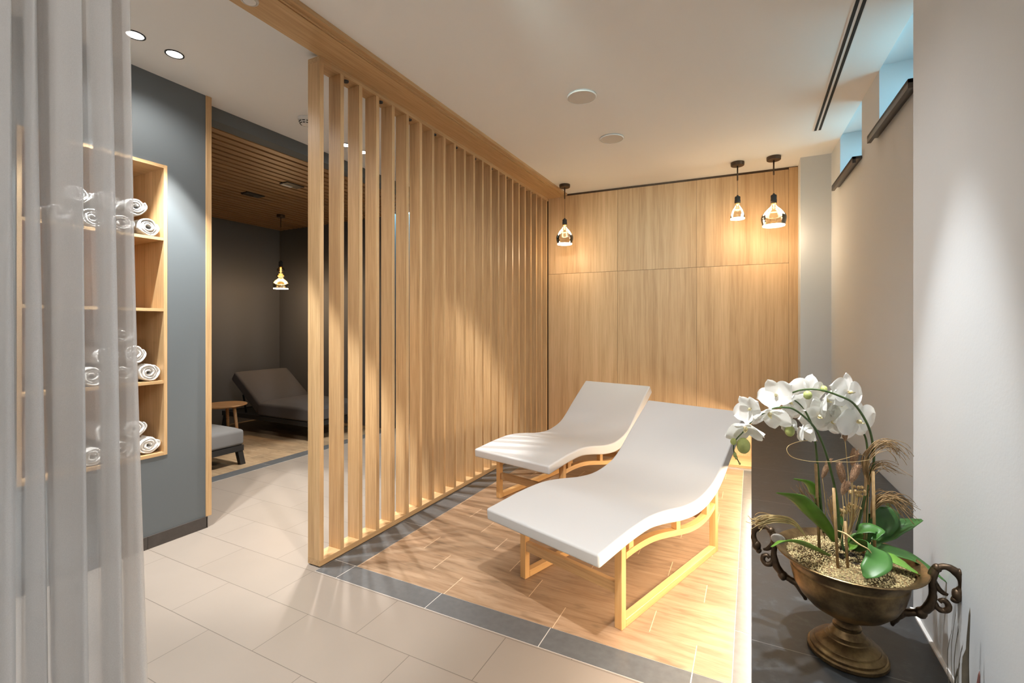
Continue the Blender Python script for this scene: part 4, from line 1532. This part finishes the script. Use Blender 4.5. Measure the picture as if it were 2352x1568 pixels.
def bunny(label, x, y, d, L_, r, lean, root):
    t = thing('bunny_tail_grass', label, 'dried grass', tuple(z6(*root, UD + d)), 0, 'fluffy grass heads in the urn')
    A, B = z6(*root, UD + d), z6(x, y, UD + d)
    bm = BM()
    mid = (A + B) / 2 + Vector((0.006, 0, 0))
    tube(bm, catmull([tuple(A), tuple(mid), tuple(B)], 5), 0.0010, 6)
    obj('stalk', bm, M['straw'], t, smooth=True)
    bm = BM()
    ax = cam_vec(lean, 1, 0.1)
    R = ax.to_track_quat('Z', 'Y').to_matrix()
    L_ *= 1.30
    r *= 0.86
    ball(bm, B + ax * L_ * 0.45, 1, r * 0.66, r * 0.66, L_ * 0.5, 12, R)
    rnd = random.Random(int(x * 7 + y))
    for k in range(420):
        z = rnd.uniform(-0.48, 0.46)
        a = rnd.uniform(0, 2 * PI)
        rr = r * 0.68 * math.sqrt(max(0.02, 1 - (2 * z) ** 2))
        p = B + ax * L_ * 0.45 + R @ Vector((rr * math.cos(a), rr * math.sin(a), z * L_))
        q = p + (R @ Vector((math.cos(a) * 0.42, math.sin(a) * 0.42, 1))) * r * rnd.uniform(0.5, 1.0)
        tube(bm, [p, q], [0.00045, 0.00015], 3, cap=False)
    obj('fluffy_head', bm, M['fuzz'], t, smooth=True)

bunny('tan fluffy grass head highest of all, touching the blossoms', 945, 540, 0.01, 0.034, 0.0085, -0.15, (955, 1180))
bunny('tan fluffy grass head second highest, just right of the tall one', 995, 715, 0.0, 0.034, 0.0115, 0.15, (962, 1240))
bunny('tan fluffy grass head right of the close trio', 990, 835, -0.02, 0.038, 0.0115, 0.30, (955, 1300))
bunny('tan fluffy grass head left of the close trio', 930, 845, -0.02, 0.046, 0.0115, -0.25, (950, 1300))
bunny('reddish fluffy grass head beside the left flower stem', 780, 805, 0.02, 0.046, 0.0085, 0.35, (790, 1240))
bunny('lowest fluffy grass head in front, above the gold seeds', 925, 925, -0.03, 0.028, 0.0105, 0.3, (905, 1310))

def seeds(label, cx, cy, d, n, spread, seed, root):
    rnd = random.Random(seed)
    t = thing('seed_sprig', label, 'dried seed sprig', tuple(z6(*root, UD + d)), 0, 'golden seed sprigs in the urn')
    bm, bs = BM(), BM()
    A = z6(*root, UD + d)
    for k in range(n):
        p = z6(cx + rnd.gauss(0, spread), cy + rnd.gauss(0, spread * 0.7), UD + d + rnd.uniform(-0.012, 0.012))
        ball(bm, p, rnd.uniform(0.0032, 0.0056), 1, 1, 1.1, 8)
        tube(bs, catmull([tuple(A), tuple((A + p) / 2 + Vector((0.004, 0, -0.004))), tuple(p)], 4), 0.0006, 4)
    obj('stalk', bs, M['straw'], t)
    obj('seed', bm, M['bead'], t, smooth=True)['kind'] = 'stuff'

seeds('cluster of golden round seeds right of centre at the height of the wire ring', 1020, 905, 0.0, 16, 32, 1, (965, 1200))
seeds('cluster of golden seeds lower down between the stakes and the dark stem', 975, 1040, 0.0, 18, 34, 2, (960, 1240))

bm = BM()
lp = [(745, 540, 0.0), (640, 540, -0.03), (545, 570, -0.05), (525, 610, -0.06), (570, 660, -0.07), (700, 688, -0.07), (860, 690, -0.06), (1000, 692, -0.04), (1130, 675, -0.01)]
tube(bm, catmull([tuple(z6(x, y, UD + d)) for x, y, d in lp], 8), 0.0008, 6)
A = catmull([tuple(z6(x, y, UD + d)) for x, y, d in ((850, 690, -0.06), (950, 665, -0.03), (1060, 640, 0.0), (1110, 700, 0.0), (1112, 1000, 0.0), (1100, 1250, 0.0))], 6)
tube(bm, A, 0.0008, 6)
o = obj('wire_loop', bm, M['goldwire'], smooth=True)
tag(o, 'thin golden wire hoop circling the orchid stems', 'wire')
bm = BM()
ball(bm, z6(460, 1235, UD + 0.0) + Vector((0, 0.0, -0.004)), 0.016, 1.1, 0.9, 0.75, 14)
for v in bm.verts:
    v.co += Vector(noise.noise_vector(v.co * 60)) * 0.0015
o = obj('pebble', bm, M['pebble'], smooth=True)
tag(o, 'pale grey pebble resting on the gold gravel at the left rim of the urn', 'pebble')

# ------------------------------------------------------------------ spiky dried arrangement low beside the near wall
def build_reeds():
    bx, by = 0.395, 1.24
    t = thing('reed_plant', 'dark spiky reed arrangement at the bottom right corner against the white wall', 'dried plant', (bx, by, ZC))
    def blade(px, pt, pb, w, X, mat, name, bend=0.0):
        # upright blade in front of the wall plane X
        k = (px - 1176) / F
        Y = (-k * X * ST - X * CT) / (ST - k * CT)
        d = -X * ST + Y * CT
        zt = EYE - (pt - HY) * d / F
        A = Vector((bx + (X - bx) * 0.5, by + (Y - by) * 0.8, ZC + 0.004))
        B = Vector((X, Y, zt))
        mid = A.lerp(B, 0.5) + Vector((0.0, (Y - by) * 0.12, 0))
        bm = BM()
        pts = catmull([tuple(A), tuple(mid), tuple(B)], 8)
        n = len(pts)
        wd = [w * (0.35 + 0.65 * math.sin(PI * min(1, (i / (n - 1)) * 0.9 + 0.1))) if i < n - 1 else w * 0.05 for i in range(n)]
        tube(bm, pts, wd, 7)
        for v in bm.verts:
            v.co.x = X + (v.co.x - X) * 0.5 if abs(v.co.x - X) < w * 2 else v.co.x
        obj(name, bm, mat, t, smooth=True)
    blade(2228, 1394, 1568, 0.0055, 0.425, M['reed'], 'blade')
    blade(2250, 1540, 1568, 0.007, 0.425, M['rust'], 'blade')
    blade(2187, 1440, 1568, 0.0006, 0.425, M['reed'], 'stalk')
    blade(2196, 1400, 1568, 0.0006, 0.425, M['reed'], 'stalk')
    blade(2203, 1430, 1568, 0.0008, 0.425, M['reed'], 'stalk')
    blade(2212, 1470, 1568, 0.0008, 0.425, M['reed'], 'stalk')
    blade(2205, 1520, 1568, 0.0018, 0.425, M['reed'], 'blade')
    blade(2222, 1500, 1568, 0.0018, 0.425, M['reed'], 'blade')
    bm = BM()
    lathe(bm, [(0, 0), (0.030, 0), (0.034, 0.02), (0.028, 0.035), (0.0, 0.032)], 24, (bx, by, ZC))
    obj('holder', bm, M['bronzed'], t, smooth=True)

build_reeds()

# ------------------------------------------------------------------ lights
def light(kind, name, loc, energy, col, **kw):
    l = bpy.data.lights.new(name, kind)
    l.energy = energy
    l.color = col
    for k, v in kw.items():
        setattr(l, k, v)
    o = bpy.data.objects.new(name, l)
    COL.objects.link(o)
    o.location = loc
    return o

def aim(o, target):
    d = Vector(target) - o.location
    o.rotation_euler = d.to_track_quat('-Z', 'Y').to_euler()

NEU = (1.0, 0.95, 0.88)
COOL = (0.95, 0.98, 1.0)
rad = math.radians
for i, (x, y) in enumerate(DL):
    light('SPOT', 'downlight_lamp', (x, y, CEIL - 0.02), 270 if i == 0 else 225, (0.90, 0.98, 1.0) if i == 0 else (1.0, 0.96, 0.90), spot_size=rad(72 if i != 1 else 66), spot_blend=0.25, shadow_soft_size=0.02)
    light('SPOT', 'downlight_spill', (x, y, CEIL - 0.021), 16, (1.0, 0.97, 0.92), spot_size=rad(145), spot_blend=0.7, shadow_soft_size=0.02)
# lounge ceiling spot over the nearer lounger, spot over the urn, unseen fill lights added behind the viewer
o = light('SPOT', 'lounge_lamp', (-0.20, 0.97, CEIL - 0.03), 270, (1.0, 0.985, 0.96), spot_size=rad(116), spot_blend=1.0, shadow_soft_size=0.025)
aim(o, (-1.35, 2.5, 0.3))
o = light('SPOT', 'urn_lamp', (0.0, 1.42, CEIL - 0.02), 190, COOL, spot_size=rad(35), spot_blend=0.5, shadow_soft_size=0.018)
aim(o, (0.16, 1.52, 0.6))
o = light('SPOT', 'wall_fill', (-0.95, 1.3, CEIL - 0.03), 270, (0.80, 1.0, 0.93), spot_size=rad(46), spot_blend=1.0, shadow_soft_size=0.05)  # unseen spot added to give the panelled wall its cool centre glow
aim(o, (-0.85, 5.2, 1.75))
light('POINT', 'rear_fill', (-1.0, -0.8, 2.1), 27, NEU, shadow_soft_size=0.15)  # added fill, no fixture: lifts the ceiling and the front of the room
light('POINT', 'rear_fill', (-2.7, -0.9, 2.1), 14, NEU, shadow_soft_size=0.15)
# LED tape behind the bench fascia
o = light('AREA', 'led_tape_lamp', (0.030, 3.15, ZC - 0.040), 52, (1.0, 0.80, 0.57), shape='RECTANGLE', size=0.03, size_y=3.8)
o.rotation_euler = (0, math.radians(42), 0)
# pendants
for (x, y, z) in pendant_lights:
    light('POINT', 'pendant_glow', (x, y, z - 0.10), 5.5, (1.0, 0.72, 0.45), shadow_soft_size=0.07)
light('POINT', 'alcove_pendant_glow', (alc_pend[0], alc_pend[1], alc_pend[2] - 0.03), 34.0, (1.0, 0.70, 0.42), shadow_soft_size=0.05)
light('SPOT', 'alcove_lamp', (-4.20, 2.9, 2.77), 24, (1.0, 0.88, 0.74), spot_size=rad(100), spot_blend=0.7, shadow_soft_size=0.04)

# daylight outside the windows
w = bpy.data.worlds.new('daylight')
SC.world = w
w.use_nodes = True
wn = w.node_tree
bg = wn.nodes['Background']
tcw = wn.nodes.new('ShaderNodeTexCoord')
spw = wn.nodes.new('ShaderNodeSeparateXYZ')
L(wn, tcw.outputs['Generated'], spw.inputs[0])
rw = ramp(wn, [(0.0, (0.17, 0.30, 0.34)), (0.02, (0.34, 0.62, 0.74)), (0.6, (0.24, 0.60, 0.80))])
L(wn, spw.outputs[2], rw.inputs['Fac'])
L(wn, rw.outputs['Color'], bg.inputs['Color'])
bg.inputs['Strength'].default_value = 30.0

# ------------------------------------------------------------------ camera and view
cam = bpy.data.cameras.new('camera')
cam.sensor_width = 36
cam.lens = F / 2352 * 36
cam.shift_y = -(784 - HY) / 2352
cam.clip_start = 0.02
co = bpy.data.objects.new('camera', cam)
COL.objects.link(co)
co.location = (0, 0, EYE)
co.rotation_euler = (math.radians(90), 0, TH)
SC.camera = co
SC.view_settings.view_transform = 'Standard'
SC.view_settings.look = 'None'
SC.view_settings.gamma = 1
SC.view_settings.exposure = 0.0
SC.cycles.use_denoising = True
SC.cycles.max_bounces = 12
SC.cycles.diffuse_bounces = 6
SC.cycles.transparent_max_bounces = 24
SC.cycles.caustics_reflective = False
SC.cycles.caustics_refractive = False
SC.cycles.sample_clamp_indirect = 6
